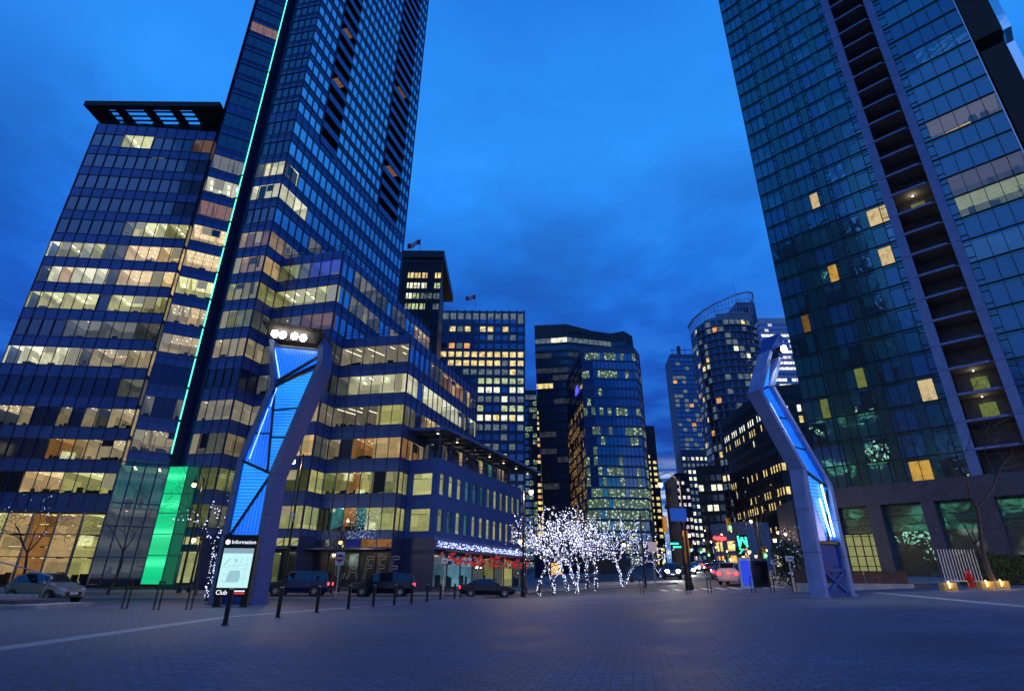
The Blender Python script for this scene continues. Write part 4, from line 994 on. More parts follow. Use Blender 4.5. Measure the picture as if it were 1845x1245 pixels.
# buildings behind the camera that the glass reflects
for n,l,plan,zt,f in (('waterfront_hotel','tall dark waterfront hotel behind the camera, mirrored in the teal glass',[(-62,-22),(-46,-8),(-66,12),(-84,-2)],118,lambda r,i,nb:'hall_bright' if random.random()<(.02 if r<22 else .16) else None),('waterfront_hall','long low waterfront hall behind the camera with bright lit floors',[(-40,-60),(-46,-12),(-75,-12),(-75,-60)],34,lambda r,i,nb:'hall_bright' if random.random()<.25 else None),('waterfront_hall','low glazed hall beside the plaza steps out of frame with bright lit floors',[(-90,-2),(-62,14),(-92,34),(-130,10)],30,lambda r,i,nb:random.choice(['hall_bright','far_green','far_yellow']) if random.random()<.3 else None)):
    tower(n,l,'building',plan,zt,{0:f,1:f},3.6,'black_frame',bayw=3,ww=.7,hh=.5,dark='far_glass_dark')
# ================================================================== LIGHT PYLONS
def ribbed(name,axis,c0,c1,per,es):
    m=bpy.data.materials.new(name); m.use_nodes=True; t=m.node_tree; b=t.nodes['Principled BSDF']; b.inputs['Base Color'].default_value=(.01,.04,.25,1); b.inputs['Roughness'].default_value=.3
    g=t.nodes.new('ShaderNodeTexCoord').outputs['Object']; s=t.nodes.new('ShaderNodeSeparateXYZ'); t.links.new(g,s.inputs[0])
    v=math_n(t,'PINGPONG',s.outputs[axis],per/2); f=math_n(t,'DIVIDE',v,per/2)
    n=noise(t,g,.5,2); f2=math_n(t,'MULTIPLY',math_n(t,'ADD',f,.35),math_n(t,'ADD',n,.25))
    t.links.new(ramp(t,f2,[(.12,c0),(.9,c1)]),b.inputs['Emission Color']); b.inputs['Emission Strength'].default_value=es
    M[name]=m
ribbed('blue_ribs_flat',2,(.001,.05,.60),(.02,.36,1.0),.17,1.15)
ribbed('blue_ribs_upright',0,(.001,.02,.50),(.012,.22,1.0),.17,1.1)
mat('pylon_steel',(.02,.08,.33),.6,0,.3,noise_amt=.10,noise_scale=1.2)
mat('pylon_grey',(.13,.16,.26),.5,noise_amt=.1)
mat('pylon_pale',(.20,.28,.55),.6,noise_amt=.15,noise_scale=1.5)
mat('led_white',(1,1,1),.5,emit=(.45,.85,1),es=5,sample=False)
mat('led_blue',(1,1,1),.5,emit=(.25,.50,1),es=3,sample=False)
def pylon(label,loc,rz,Lp,Rp,wl,wr,depth,panels,bars,floods,leds,base,pale,spot_to,matl='pylon_steel'):
    """local frame: x across, y away from the viewer, z up; Lp/Rp = centre paths (x,z) of the two blades"""
    t=thing('light_pylon',loc,label,'pylon','pair of blue lit pylons',rz)
    for path,w,nm in ((Lp,wl,'left'),(Rp,wr,'right')):
        mb=MB()
        for i in range(len(path)-1):
            (x0,z0),(x1,z1)=path[i],path[i+1]; 
            vs=[(x0,0,z0),(x0+w,0,z0),(x0+w,depth,z0),(x0,depth,z0),(x1,0,z1),(x1+w,0,z1),(x1+w,depth,z1),(x1,depth,z1)]
            mb.mesh(vs,[(0,1,5,4)],pale); mb.mesh(vs,[(1,2,6,5),(2,3,7,6),(3,0,4,7)]+([(4,5,6,7)] if i==len(path)-2 else []),matl)
        mb.box(path[0][0]-.08,path[0][0]+w+.08,-.08,depth+.08,path[0][1]-.3,path[0][1]+.05,matl); mb.build('blade',t)
        mb=MB(); sx_=w if nm=='left' or matl=='pylon_steel' else 0
        for i in range(len(path)-1):
            (x0,z0),(x1,z1)=path[i],path[i+1]; k=max(1,int((z1-z0)/1.6))
            for q in range(k+(i==len(path)-2)):
                f=q/k; xx=x0+(x1-x0)*f; zz_=z0+(z1-z0)*f
                if zz_>z0+.2 or i:
                    mb.box(xx-.004,xx+w+.004,-.004,depth+.004,zz_-.012,zz_+.012,'black_metal')
                    for yy in (.12,depth-.12):
                        for dz in (-.12,.12):
                            for xs in (xx-.012,xx+w+.0): mb.box(xs,xs+.012,yy-.025,yy+.025,zz_+dz-.025,zz_+dz+.025,'pylon_grey')
        tag(mb.build('seam_bolts',t),kind='stuff')
    for pts,m in panels:
        mb=MB(); mb.poly([(x,.25,z) for x,z in pts],m); mb.poly([(x,.37,z) for x,z in pts],matl); mb.build('light_panel',t)
    for a,b,w in bars:
        mb=MB(); mb.bar((a[0],.2,a[1]),(b[0],.2,b[1]),w,w,'black_metal',up=(0,1,0)); mb.build('cross_bar',t)
    for x,z in floods:
        mb=MB(); mb.box(x-.16,x+.16,-.55,-.2,z-.1,z+.16,'black_metal'); fl=mb.build('floodlight',t); mb=MB(); mb.tube([(x,-.555,z),(x,-.60,z-.01)],.2,'flood_led',14); mb.build('lens',fl)
    for a,b,n,m in leds:
        mb=MB()
        for i in range(n):
            f=(i+.5)/n; mb.octa((a[0]+(b[0]-a[0])*f,.16,a[1]+(b[1]-a[1])*f),.04 if m=='led_blue' else .06,m)
        mb.build('led_strip',t)
    base(t); return t
def lbase(t):
    mb=MB(); z=2.95
    mb.box(.25,1.9,.15,.6,2.75,2.97,'black_metal'); mb.build('lintel',t)
    mb=MB(); mb.box(.3,1.85,.7,1.3,.0,2.6,'pylon_steel'); mb.build('service_cabinet',t)
    mb=MB()
    # hood
    vs=[(.1,-.7,14.75),(3.6,-.7,14.25),(3.6,1.7,14.25),(.1,1.7,14.75),(.6,-.2,13.9),(3.3,-.2,13.55),(3.3,1.7,13.55),(.6,1.7,13.9)]
    mb.mesh(vs,[(0,1,2,3),(4,5,1,0),(5,6,2,1),(6,7,3,2),(7,4,0,3),(4,7,6,5)],'dark_soffit'); mb.build('hood',t)
X0=-14.5
lx=lambda x:x-X0
Lp=[(0,0),(0,6.9),(.95,11.1),(.3,14.5)]; Rp=[(lx(-12.65),0),(lx(-12.7),6.25),(lx(-11.1),12.5),(lx(-11.25),14.1)]
li=lambda z:(0+.25 if z<=6.9 else .25+.95*(z-6.9)/4.2 if z<11.1 else 1.2-.65*(z-11.1)/3.4)
lri=lambda z:(1.83 if z<=6.25 else 1.83+1.57*(z-6.25)/6.25 if z<12.5 else 3.35)
pylon('bent blue lit pylon at left with four floodlights, behind the information kiosk',(X0,29,0),0,Lp,Rp,.27,.3,1.7,
 [([(.25,3.0),(1.82,6.2),(.25,6.85)],'blue_ribs_flat'),([(.27,2.97),(1.85,2.97),(1.84,6.1)],'blue_ribs_upright'),([(.27,6.95),(1.6,6.4),(1.15,11.1)],'blue_ribs_upright'),([(1.64,6.4),(1.86,6.35),(lri(12.1)-.05,12.1),(1.2,11.1)],'blue_ribs_flat'),([(1.22,11.4),(3.3,12.55),(3.25,13.3),(li(13.6),13.6)],'blue_ribs_upright')],
 [((.25,3.0),(1.84,6.2),.12),((.25,6.88),(1.84,6.25),.14),((1.62,6.4),(1.18,11.1),.1),((1.2,11.1),(3.35,12.45),.13),((1.25,11.4),(3.35,12.9),.14),((1.44,8.2),(2.3,8.2),.08),((1.3,9.7),(2.68,9.85),.08),((.6,8.4),(1.4,8.4),.07),((li(13.6),13.6),(3.35,13.35),.12)],
 [(.95,14.0),(1.42,13.93),(2.1,13.85),(2.6,13.75)],
 [((.55,7.0),(1.05,9.8),34,'led_blue'),((1.15,9.9),(1.3,11.0),12,'led_blue'),((.75,13.4),(1.35,11.6),24,'led_blue'),((.4,3.1),(1.7,3.1),14,'led_blue')],lbase,'pylon_grey',None)
def rbase(t):
    mb=MB(); mb.box(.3,1.75,.2,.5,1.9,2.85,'pylon_steel'); mb.build('service_cabinet',t)
    mb=MB()
    for a,b in (((.25,1.75),(1.8,1.75)),((.25,.7),(1.8,.7)),((.3,.75),(1.75,1.7)),((.3,1.7),(1.75,.75))): mb.bar((a[0],.15,a[1]),(b[0],.15,b[1]),.13,.13,'pylon_steel',up=(0,1,0))
    mb.build('cross_brace',t)
    mb=MB(); mb.box(.25,1.85,.1,.55,2.9,3.02,'black_metal'); mb.build('lintel',t)
    mb=MB(); mb.mesh([(-.62,-.05,12.55),(.24,-.05,12.3),(.24,.75,12.3),(-.62,.75,12.55),(-.02,-.3,13.55),(.22,-.3,13.3),(.22,.75,13.3),(-.1,.75,13.55)],[(0,1,5,4),(1,2,6,5),(2,3,7,6),(3,0,4,7),(4,5,6,7),(0,3,2,1)],'pylon_steel'); mb.build('hood',t)
zr=G(14.3,27)
pylon('bent blue lit pylon at right, standing before the stone podium and long bench',(14.3,27,0),math.atan2(.436,.9),
 [(-.08,zr),(.12,6.4),(-2.0,10.1),(-.6,12.6)],[(1.8,zr+.1),(1.86,5.7),(-1.0,10.5),(.0,12.3)],.24,.22,.8,
 [([(.37,6.3),(1.86,5.6),(1.2,3.1)],'blue_ribs_flat'),([(.42,6.1),(1.15,3.05),(.5,3.05)],'blue_ribs_upright'),([(1.28,3.1),(1.85,3.1),(1.85,5.3)],'blue_ribs_upright'),([(.37,6.5),(1.9,5.75),(-.95,10.45),(-1.74,10.1)],'blue_ribs_upright'),([(-1.7,10.25),(-.95,10.6),(-.45,12.0),(-.5,12.2)],'blue_ribs_flat')],
 [((.37,6.4),(1.86,5.65),.1),((1.2,3.0),(1.85,5.5),.08),((-.3,7.5),(.9,7.4),.06),((-1.0,8.9),(-.1,8.9),.06)],
 [(-.3,12.45)],
 [((1.35,3.25),(1.1,5.0),26,'led_white'),((1.62,3.25),(1.45,5.7),34,'led_white'),((.0,7.4),(-1.2,9.6),26,'led_blue')],rbase,'pylon_pale',None,'pylon_pale')
def lamp_spot(name,loc,to,e,ang,col=(1,.93,.8),r=.25,parent=None):
    l=bpy.data.objects.new(name,bpy.data.lights.new(name,'SPOT')); COL.objects.link(l); l.location=loc; l.data.energy=e; l.data.spot_size=R(ang); l.data.spot_blend=.9; l.data.color=col; l.data.shadow_soft_size=r
    l.rotation_euler=(Vector(to)-Vector(loc)).to_track_quat('-Z','Y').to_euler(); return l
lamp_spot('pylon_flood_beam',(-12.8,27.9,13.8),(-13,22,0),2700,78,(1,.93,.76))
lamp_spot('pylon_flood_beam',(13.7,26.3,12.3),(19,24,0),1700,85,(1,.93,.80))
def point(loc,e,col=(1,.66,.32),r=.15,name='lamp_glow'):
    l=bpy.data.objects.new(name,bpy.data.lights.new(name,'POINT')); COL.objects.link(l); l.location=loc; l.data.energy=e; l.data.color=col; l.data.shadow_soft_size=r; return l
# ================================================================== INFORMATION KIOSK
mat('screen_cyan',(.1,.1,.1),.2,emit=(.55,.92,.90),es=1.0); mat('screen_band',(.1,.1,.1),.3,emit=(.30,.45,.55),es=.8); mat('screen_grey',(.1,.1,.1),.3,emit=(.36,.62,.70),es=.9)
mat('letter_white',(.9,.9,.9),.5,emit=(1,1,1),es=1.1); mat('letter_orange',(.9,.3,.05),.5,emit=(1,.25,.02),es=1.2); mat('letter_red',(.8,.02,.02),.5,emit=(1,.03,.02),es=1.1); mat('letter_dark',(.02,.03,.05),.6)
KY=26.5; p=at(412,1080,KY); kk=thing('information_kiosk',(p.x,KY,0),'black information kiosk with a glowing pale map screen, in front of the left pylon','kiosk',rz=R(3))
mb=MB(); mb.box(-.72,.80,0,.28,.42,3.0,'black_metal'); mb.build('body',kk)
for x in (-.66,.5):
    mb=MB(); mb.box(x,x+.28,.04,.24,0,.42,'black_metal'); mb.build('leg',kk)
mb=MB(); mb.box(-.62,.70,-.02,.0,.78,2.42,'screen_cyan'); sc=mb.build('map_screen',kk)
mb=MB(); mb.box(-.62,.70,-.026,-.021,2.2,2.42,'screen_band'); mb.mesh([(-.3,-.026,1.0),(.25,-.026,1.0),(.32,-.026,1.25),(.24,-.026,1.5),(-.2,-.026,1.46),(-.25,-.026,1.3)],[(0,1,2,3,4,5)],'screen_grey')
mb.bar((-.5,-.026,1.7),(-.25,-.026,2.0),.02,.01,'letter_dark'); mb.mesh([(-.05,-.026,1.85),(.06,-.026,1.82),(.08,-.026,1.95),(-.03,-.026,1.98)],[(0,1,2,3)],'screen_grey'); 
for a_,b_2 in (((-.55,1.35),(-.3,1.3)),((.3,1.1),(.62,1.2)),((-.5,1.1),(-.3,.95)),((.3,1.5),(.6,1.62)),((-.1,1.5),(-.02,1.85)),((.05,1.5),(.3,2.0)),((-.55,1.62),(.62,1.75)),((.45,.9),(.5,2.1))): mb.bar((a_[0],-.024,a_[1]),(b_2[0],-.024,b_2[1]),.004,.018,'screen_grey',up=(0,0,1))
mb.build('map_drawing',sc)
text_mesh('Information',.23,'letter_white',kk,wallT((.2,-.01,2.68),(1,0,0)))
mb=MB(); mb.tube([(-.52,.0,2.68),(-.52,-.012,2.68)],.11,'letter_white',20); mb.build('info_badge',kk); text_mesh('i',.2,'letter_dark',kk,wallT((-.52,-.018,2.68),(1,0,0)))
text_mesh('Club',.26,'letter_white',kk,wallT((-.37,-.01,.58),(1,0,0))); text_mesh('!',.28,'letter_orange',kk,wallT((-.05,-.01,.58),(1,0,0)))
text_mesh('BLUEWATER',.085,'letter_white',kk,wallT((.42,-.01,.64),(1,0,0))) if 0 else None
for z,c in ((.645,'letter_white'),(.55,'letter_red')):
    mb=MB(); 
    for i in range(7): mb.box(.18+i*.065,.225+i*.065,-.015,-.005,z-.028,z+.028,c)
    mb.build('sponsor_mark',kk)
# ================================================================== BOLLARDS AND BIKE RACKS
GB='black bollards along the plaza edge'
names=['nearest','second','third','fourth','fifth','sixth','seventh','eighth','ninth','tenth','eleventh']
proto=None
for i,(x,y,D) in enumerate([(405,1125,16.9),(500,1112,20.1),(570,1103,23.1),(627,1097,25.8),(672,1093,28.2),(710,1090,30.2),(741,1087,32.4),(769,1084,35),(793,1080,38.2),(819,1077,41),(830,1076,42.6)]):
    if proto is None:
        proto=thing('bollard',(0,0,0),'x','bollard',GB)
        mb=MB(); mb.lathe([(.058,0),(.058,.92),(.052,.955)],(0,0,0),'black_metal',20); mb.build('post',proto,smooth=False)
        mb=MB(); mb.lathe([(.11,0),(.11,.014),(.065,.02)],(0,0,0),'black_metal',20); mb.build('base_plate',proto)
        mb=MB(); mb.lathe([(.060,.955),(.060,.985),(.03,.992)],(0,0,0),'steel',20); mb.build('cap',proto); b=proto
    else: b=copy_tree(proto)
    b.location=(at(x,y,D).x,D,G(at(x,y,D).x,D)); s=.93+.004*i; b.scale=(1.15,1.15,s)
    b['label']=('nearest black bollard, standing before the information kiosk' if i==0 else f'black steel bollard, {names[i]} nearest in the row leading to the street')
def rack(x,D,label,w,h=1.0,lean=0,proto=[None]):
    if proto[0] is None:
        t=thing('bike_rack',(0,0,0),'x','bike rack','slim twin-post bike racks'); 
        for s in (-1,1):
            mb=MB(); mb.box(s*.11-.018,s*.11+.018,-.03,.03,0,1.0,'black_metal'); mb.box(s*.11-.05,s*.11+.05,-.06,.06,0,.012,'black_metal'); mb.build('post',t)
        mb=MB(); mb.box(-.09,.09,-.02,.02,.93,.97,'black_metal'); mb.build('top_bar',t); proto[0]=t; b=t
    else: b=copy_tree(proto[0])
    p=at(x,1068,D); b.location=(p.x,D,G(p.x,D)); b.scale=(w,1,h); b['label']=label; return b
for x,D,l,w in ((231,24.6,'thick twin-post rack, leftmost of three near the plaza steps',.9),(288,24.0,'thick twin-post rack, middle one of three left of the kiosk',.9),(346,24.2,'thick twin-post rack just left of the left pylon foot',.9)):
    r_=rack(x,D,l,w,1.05)
for x,D,l in ((805,44,'thin rack left of the dark lamp post, farthest left one'),(848,43,'thin rack second left of the dark lamp post'),(897,43,'thin rack just left of the dark lamp post'),(942,43.5,'thin rack at the foot of the dark lamp post'),(986,43,'thin rack just right of the dark lamp post'),(1157,41,'thin rack below the right end of the lit trees'),(1240,40,'thin rack by the sign pole at the street mouth'),(1279,39,'thin rack before the crosswalk cars'),(1358,36.5,'thin rack beside the blue lit totem'),(1393,35.5,'thin rack left of the bench, middle of three'),(1433,35,'thin rack closest to the left end of the bench')):
    rack(x,D,l,.9 if D>42 else 1,.95)
# ================================================================== STREET LAMPS
GL='black street lamps with hanging globes'
def street_lamp(px,py,D,side,label,lit=True,e=700,h=None,arm=1.1,banner=False):
    p=at(px,py,D); x=p.x+side*arm; z0=G(x,D)-.02; hz=p.z-z0
    t=thing('street_lamp',(x,D,z0),label,'street lamp',GL)
    mb=MB(); mb.lathe([(.20,0),(.20,.35),(.13,.5),(.10,1.2),(.085,hz*.6),(.07,hz+.3),(.05,hz+.55)],(0,0,0),'black_metal',12); mb.build('pole',t)
    mb=MB(); pts=[(0,0,hz-.1)]+[(-side*arm*(1-math.cos(a))/1,0,hz+.15+.75*math.sin(a*1.0)) for a in [i*math.pi/2/8 for i in range(1,9)]]
    pts=[(-side*arm*f,0,hz+.1+.85*math.sin(math.pi*min(1,f*1.15)*.72)) for f in [i/9 for i in range(10)]]
    mb.tube(pts,.035,'black_metal',6); mb.bar(pts[-1],(-side*arm,0,hz+.25),.05,.05,'black_metal'); mb.build('arm',t)
    mb=MB(); mb.lathe([(.05,.45),(.09,.36),(.12,.25),(.26,.12),(.28,.08)],(-side*arm,0,hz),'black_metal',14); mb.build('hood',t)
    mb=MB(); mb.ball((-side*arm,0,hz-.04),.20,'lamp_bulb' if lit else 'letter_dark',8,1.1); mb.build('globe',t)
    if lit:
        l=point((0,0,0),e); l.parent=t; l.location=(-side*arm,0,hz-.32)
    if banner:
        mb=MB(); mb.box(-.02,.02,-.35,.0,hz-4.6,hz-3.9,'white_paint'); mb.build('plate',t)
    return t
street_lamp(528,830,43,1,'tall lit street lamp right of the left pylon',e=800,arm=.75,banner=True)
street_lamp(350,872,50,1,'small lit lamp above the lit tree, before the green panel',e=350,arm=.8)
street_lamp(349,971,52,1,'low lit lamp among the lit tree branches',e=200,arm=.6)
street_lamp(957,885,46,-1,'thick dark lamp post left of the lit trees, warm globe',e=1100,arm=.65)
street_lamp(937,974,55,1,'low warm lamp between the corner building and the lit trees',e=250,arm=.5)
street_lamp(1190,872,46,1,'tall lit street lamp in front of the sky gap',e=1300,arm=1.6)
street_lamp(1124,980,64,1,'warm lamp behind the rightmost lit tree',e=300,arm=.6)
street_lamp(1200,914,80,-1,'unlit hooded lamp hanging low in the sky gap',lit=False,arm=2.0)
street_lamp(1241,963,60,-1,'bright warm lamp right of the sky gap by yellow signal',e=500,arm=.6)
street_lamp(1353,938,75,1,'warm lamp before the black office block',e=300,arm=.8)
street_lamp(1396,972,62,1,'large warm lamp between black office and right pylon',e=450,arm=.7)
street_lamp(1401,958,85,1,'small white lamp above the large warm one',e=200,arm=.7)
street_lamp(1415,961,80,1,'small orange lamp nearest the right pylon',e=200,arm=.7)
street_lamp(1350,993,70,-1,'low orange lamp under the green zigzag light',e=250,arm=.5)
street_lamp(1268,972,140,1,'distant lamp far up the street',e=250); street_lamp(1281,975,120,-1,'distant lamp right of the farthest one',e=250)
street_lamp(1317,955,110,1,'distant lamp beside the green traffic signal',e=250)
street_lamp(614,976,58,1,'wall height lamp above the no entry sign',e=120,arm=.3)
for i,(x,y,D) in enumerate(((1236,992,150),(1252,978,130),(1290,985,115),(1300,962,125),(1322,981,100),(1340,1003,90),(1362,1001,85),(1381,990,95),(1270,955,160),(1310,992,135))):
    street_lamp(x,y,D,(-1)**i,['tiny lamp low over the distant cars','tiny lamp just right of the sky gap','tiny lamp left of the brown low building','tiny lamp high on the brown low building','tiny lamp between red neon sign and green zigzag','tiny lamp low between the zigzag light and cars','tiny lamp low over the blue totem','tiny lamp beside the right hand signal pole','tiny lamp highest over the distant street','tiny lamp right under the red neon sign'][i],e=60,arm=.7)
t=street_lamp(1900,900,24,1,'added street lamp out of view past the right edge, brightening the bench',e=1500,arm=.6); t.location=(31,25,G(31,25))  # unseen lamp, added to brighten the bench and the right of the plaza
# ================================================================== SIGNS AND SIGNALS
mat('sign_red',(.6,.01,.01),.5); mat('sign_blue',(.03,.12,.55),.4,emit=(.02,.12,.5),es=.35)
def sign(px,py,D,w,h,label,face,kind='plain',pole='steel',name='road_sign',poleh=True):
    p=at(px,py,D); z0=G(p.x,D)-.05; t=thing(name,(p.x,D,z0),label,'sign'); hz=p.z-z0
    mb=MB(); mb.tube([(0,0,0),(0,0,hz+h/2-.05)],.04,pole,8); mb.build('pole',t)
    mb=MB(); mb.box(-w/2,w/2,-.07,-.04,hz-h/2,hz+h/2,face); pl=mb.build('plate',t)
    if kind=='noentry':
        mb=MB(); mb.tube([(0,-.07,hz+.03),(0,-.078,hz+.03)],w*.43,'sign_red',24); mb.box(-w*.33,w*.33,-.086,-.08,hz-.02,hz+.08,'white_paint'); mb.build('symbol',pl)
    if kind=='arrow':
        mb=MB(); mb.box(-w*.3,w*.1,-.08,-.074,hz-.03,hz+.03,'letter_dark'); mb.tube([(w*.25,-.07,hz),(w*.25,-.078,hz)],h*.18,'sign_red',12); mb.build('symbol',pl)
    return t
sign(613,1006,41,.62,.85,'white plate no entry sign with a red disc on a steel pole','white_paint','noentry')
sign(801,1010,50,.55,.4,'small white parking sign on a pole before the shop windows','white_paint','arrow')
sign(1222,927,45.8,1.3,1.0,'plain blue back of a road sign on the tall lamp post','sign_blue',pole='black_metal')
sign(1175,985,50,.75,.8,'pale blank sign back between the lit trees and headlights','letter_pale' if 'letter_pale' in M else 'white_frame')
sign(1394,1012,44,.5,.35,'small white arrow sign left of the right pylon','white_paint','arrow'); sign(1421,1006,42,.5,.35,'small white plate sign nearest the right pylon','white_paint','arrow')
def signal(px,py,D,label,green=True,back=False,pole=None,arm=None,h=1.05):
    p=at(px,py,D); x=p.x+(pole or 0); z0=G(x,D)-.05; t=thing('traffic_light',(x,D,z0),label,'traffic light','yellow traffic signals at the crossing'); hz=p.z-z0; o=-(pole or 0)
    mb=MB(); mb.tube([(0,0,0),(0,0,hz+(.9 if pole else .5))],[.11,.08],'black_metal',8); mb.build('pole',t)
    if pole: mb=MB(); mb.tube([(0,0,hz+.6),(o*.5,0,hz+.8),(o,0,hz+.75)],.05,'black_metal',6); mb.build('arm',t)
    mb=MB(); mb.box(o-.18+(0 if pole else .25),o+.18+(0 if pole else .25),-.14,.14,hz-h/2,hz+h/2,'yellow_paint'); hd=mb.build('housing',t); ox=o+(0 if pole else .25)
    if not back:
        for k,(dz,c) in enumerate(((.33,'letter_dark'),(0,'letter_dark'),(-.33,'signal_green' if green else 'letter_dark'))):
            mb=MB(); mb.tube([(ox,-.14,hz+dz),(ox,-.17,hz+dz)],.12,c,14); mb.tube([(ox,-.15,hz+dz+.02),(ox,-.34,hz+dz+.06)],.145,'yellow_paint',12,cap=False); mb.build('lens',hd)
        if green: l=point((0,0,0),30,(.1,1,.7)); l.parent=t; l.location=(ox,-.5,hz-.33)
    return t
mat('signal_green',(.1,.5,.4),.3,emit=(.06,1,.66),es=14,sample=False)
signal(1198,945,52,'yellow traffic light seen from behind, hung over the sky gap',back=True,pole=-2.2,h=1.4)
signal(1231,978,47,'long yellow signal housing on the tall lamp post',back=True,h=1.9)
signal(1232,1003,46.6,'lower yellow signal housing under the long one',back=True,h=.9)
signal(1313,945,58,'yellow traffic light with green lens before the black office',pole=2.6,h=1.25)
signal(1372,995,60,'yellow traffic light with green lens beside the right hand pole',h=1.1)
for i,(x,y,D) in enumerate(((1262,991,100),(1276,996,95),(1314,1004,90),(1246,987,115),(1196,1006,90))):
    signal(x,y,D,['green signal left of a close pair up the street','green signal right of a close pair up the street','green signal below the red neon sign','farthest green signal up the street','green signal left of the headlights'][i],pole=1.5 if i<3 else -1.5)
mat('neon_red',(.5,.02,.02),.4,emit=(1,.04,.05),es=4); mat('neon_teal',(.02,.4,.3),.4,emit=(.05,.9,.5),es=2.2)
def neon(name,pts_px,D,w,m,label,cat='neon sign'):
    pp=[at(x,y,D) for x,y in pts_px]; c=sum(pp,Vector())/len(pp); t=thing(name,c,label,cat); mb=MB()
    for a,b in zip(pp,pp[1:]): mb.bar(a-c,b-c,w,w,m)
    mb.build('tube',t); mb=MB(); mb.box(min(q.x for q in pp)-c.x-.2,max(q.x for q in pp)-c.x+.2,.1,.3,min(q.z for q in pp)-c.z-.2,max(q.z for q in pp)-c.z+.2,'black_metal'); mb.build('backing',t)
    return t
neon('neon_sign',[(1286,970),(1290,967),(1292,972),(1297,967),(1299,973),(1304,968),(1307,972)],120,.55,'neon_red','red neon shop sign glowing above the street cars')
neon('neon_sign',[(1329,965),(1333,985),(1336,968),(1341,976),(1347,985),(1343,967)],95,.22,'neon_teal','green zigzag neon light on the black office wall')
neon('neon_sign',[(1332,988),(1338,990),(1334,996),(1330,998)],95,.15,'neon_teal','small green neon squiggle under the zigzag light')
for i,(x,y,w) in enumerate(((1208,979,3.2),(1213,985,3.6))):
    neon('street_name_sign',[(x,y),(x+14,y)],110,.28,'neon_teal','teal lit street banner far up the street, '+('upper one' if i==0 else 'lower one'),'sign')
# shopfronts lining the street beyond the crossing
far_window('street_glow',(.9,.45,.12),.9,.6,.1); far_window('street_glow_white',(.9,.85,.6),.9,.7,.1)
def low_shop(name,label,a,b,h,m,lit,z0=0):
    B=Bld(name,label,'building',((a[0]+b[0])/2,(a[1]+b[1])/2,0)); d,n=outn(a,b)
    punched(B,a,b,[0,1],-1,h,max(2,int(math.hypot(a[0]-b[0],a[1]-b[1])/3)),2.4,2.3,lambda r:G(*a)+.6+3.4*r,m,lit,inset=.2)
    A=V3(a,0);C=V3(b,0); 
    for p,q in ((A,A-n*8),(C,C-n*8),(A-n*8,C-n*8)): B.wall.poly([p+Vector((0,0,-1)),q+Vector((0,0,-1)),q+Vector((0,0,h)),p+Vector((0,0,h))],m)
    B.wall.poly([A+Vector((0,0,h-.01)),C+Vector((0,0,h-.01)),C-n*8+Vector((0,0,h-.01)),A-n*8+Vector((0,0,h-.01))],'black_frame')
    B.finish(); return B
low_shop('street_shops','dark shopfronts with warm windows on the left side of the street',(14,112),(20,190),9,'black_frame',lambda r,i:'street_glow' if r==0 else None)
low_shop('street_shops','row of glowing shopfronts below the black office block',(56,124),(60,100),11,'black_frame',lambda r,i:'street_glow_white' if (i+r)%3==0 else 'street_glow' if r==0 else None)
low_shop('glass_corner_shop','pale bay windowed shop building right of the street cars',(52.5,150),(58,140),15,'grey_frame',lambda r,i:'far_yellow' if r==1 else 'street_glow')
low_shop('dark_stone_annex','low dark building between the black office and the hotel podium',(44,88),(58,86),13,'stone_dark',lambda r,i:None)
low_shop('shadowed_shop','low dark shopfront right behind the lit trees',(5,118),(16,112),9,'black_frame',lambda r,i:'street_glow' if r==0 and i==1 else None)
# ================================================================== TREES
def skeleton(h,spread,stems=1,levels=4,seed=0,lean=0,trunk=.42,r0=.11,up=-.12,limb=.30):
    rnd=random.Random(seed); segs=[]
    def grow(p,d,L_,r,lv):
        n=4 if lv else 5; pts=[p]; rs=[r]
        for i in range(n):
            d=(d+Vector((rnd.gauss(0,.13),rnd.gauss(0,.13),rnd.gauss(0.03,.09)))).normalized(); p=p+d*L_/n; pts.append(p); rs.append(r*(1-.45*(i+1)/n))
        segs.append((pts,rs,lv))
        if lv<levels:
            k=rnd.choice((3,4)) if lv==0 else rnd.choice((2,3,3))
            for j in range(k):
                i=n if j==0 or lv==0 else rnd.choice((n-2,n-1,n)); a=2*math.pi*(j+rnd.random()*.7)/k
                o=d.orthogonal().normalized(); o.rotate(Matrix.Rotation(a,3,d)); w=spread*rnd.uniform(.55,1.1)
                nd=(d+o*w).normalized()
                if lv>=1: nd=(nd+Vector((0,0,up))).normalized()
                grow(pts[i],nd,L_*rnd.uniform(.55,.80) if lv else h*limb,rs[i]*.72,lv+1)
    for s in range(stems):
        a=2*math.pi*s/max(1,stems)+seed; o=Vector((math.cos(a),math.sin(a),0))*(0 if stems==1 else .22)
        grow(o*.6,(Vector((lean,0,1))+o*.8).normalized(),h*trunk,r0*(1 if stems==1 else .7),0)
    return segs
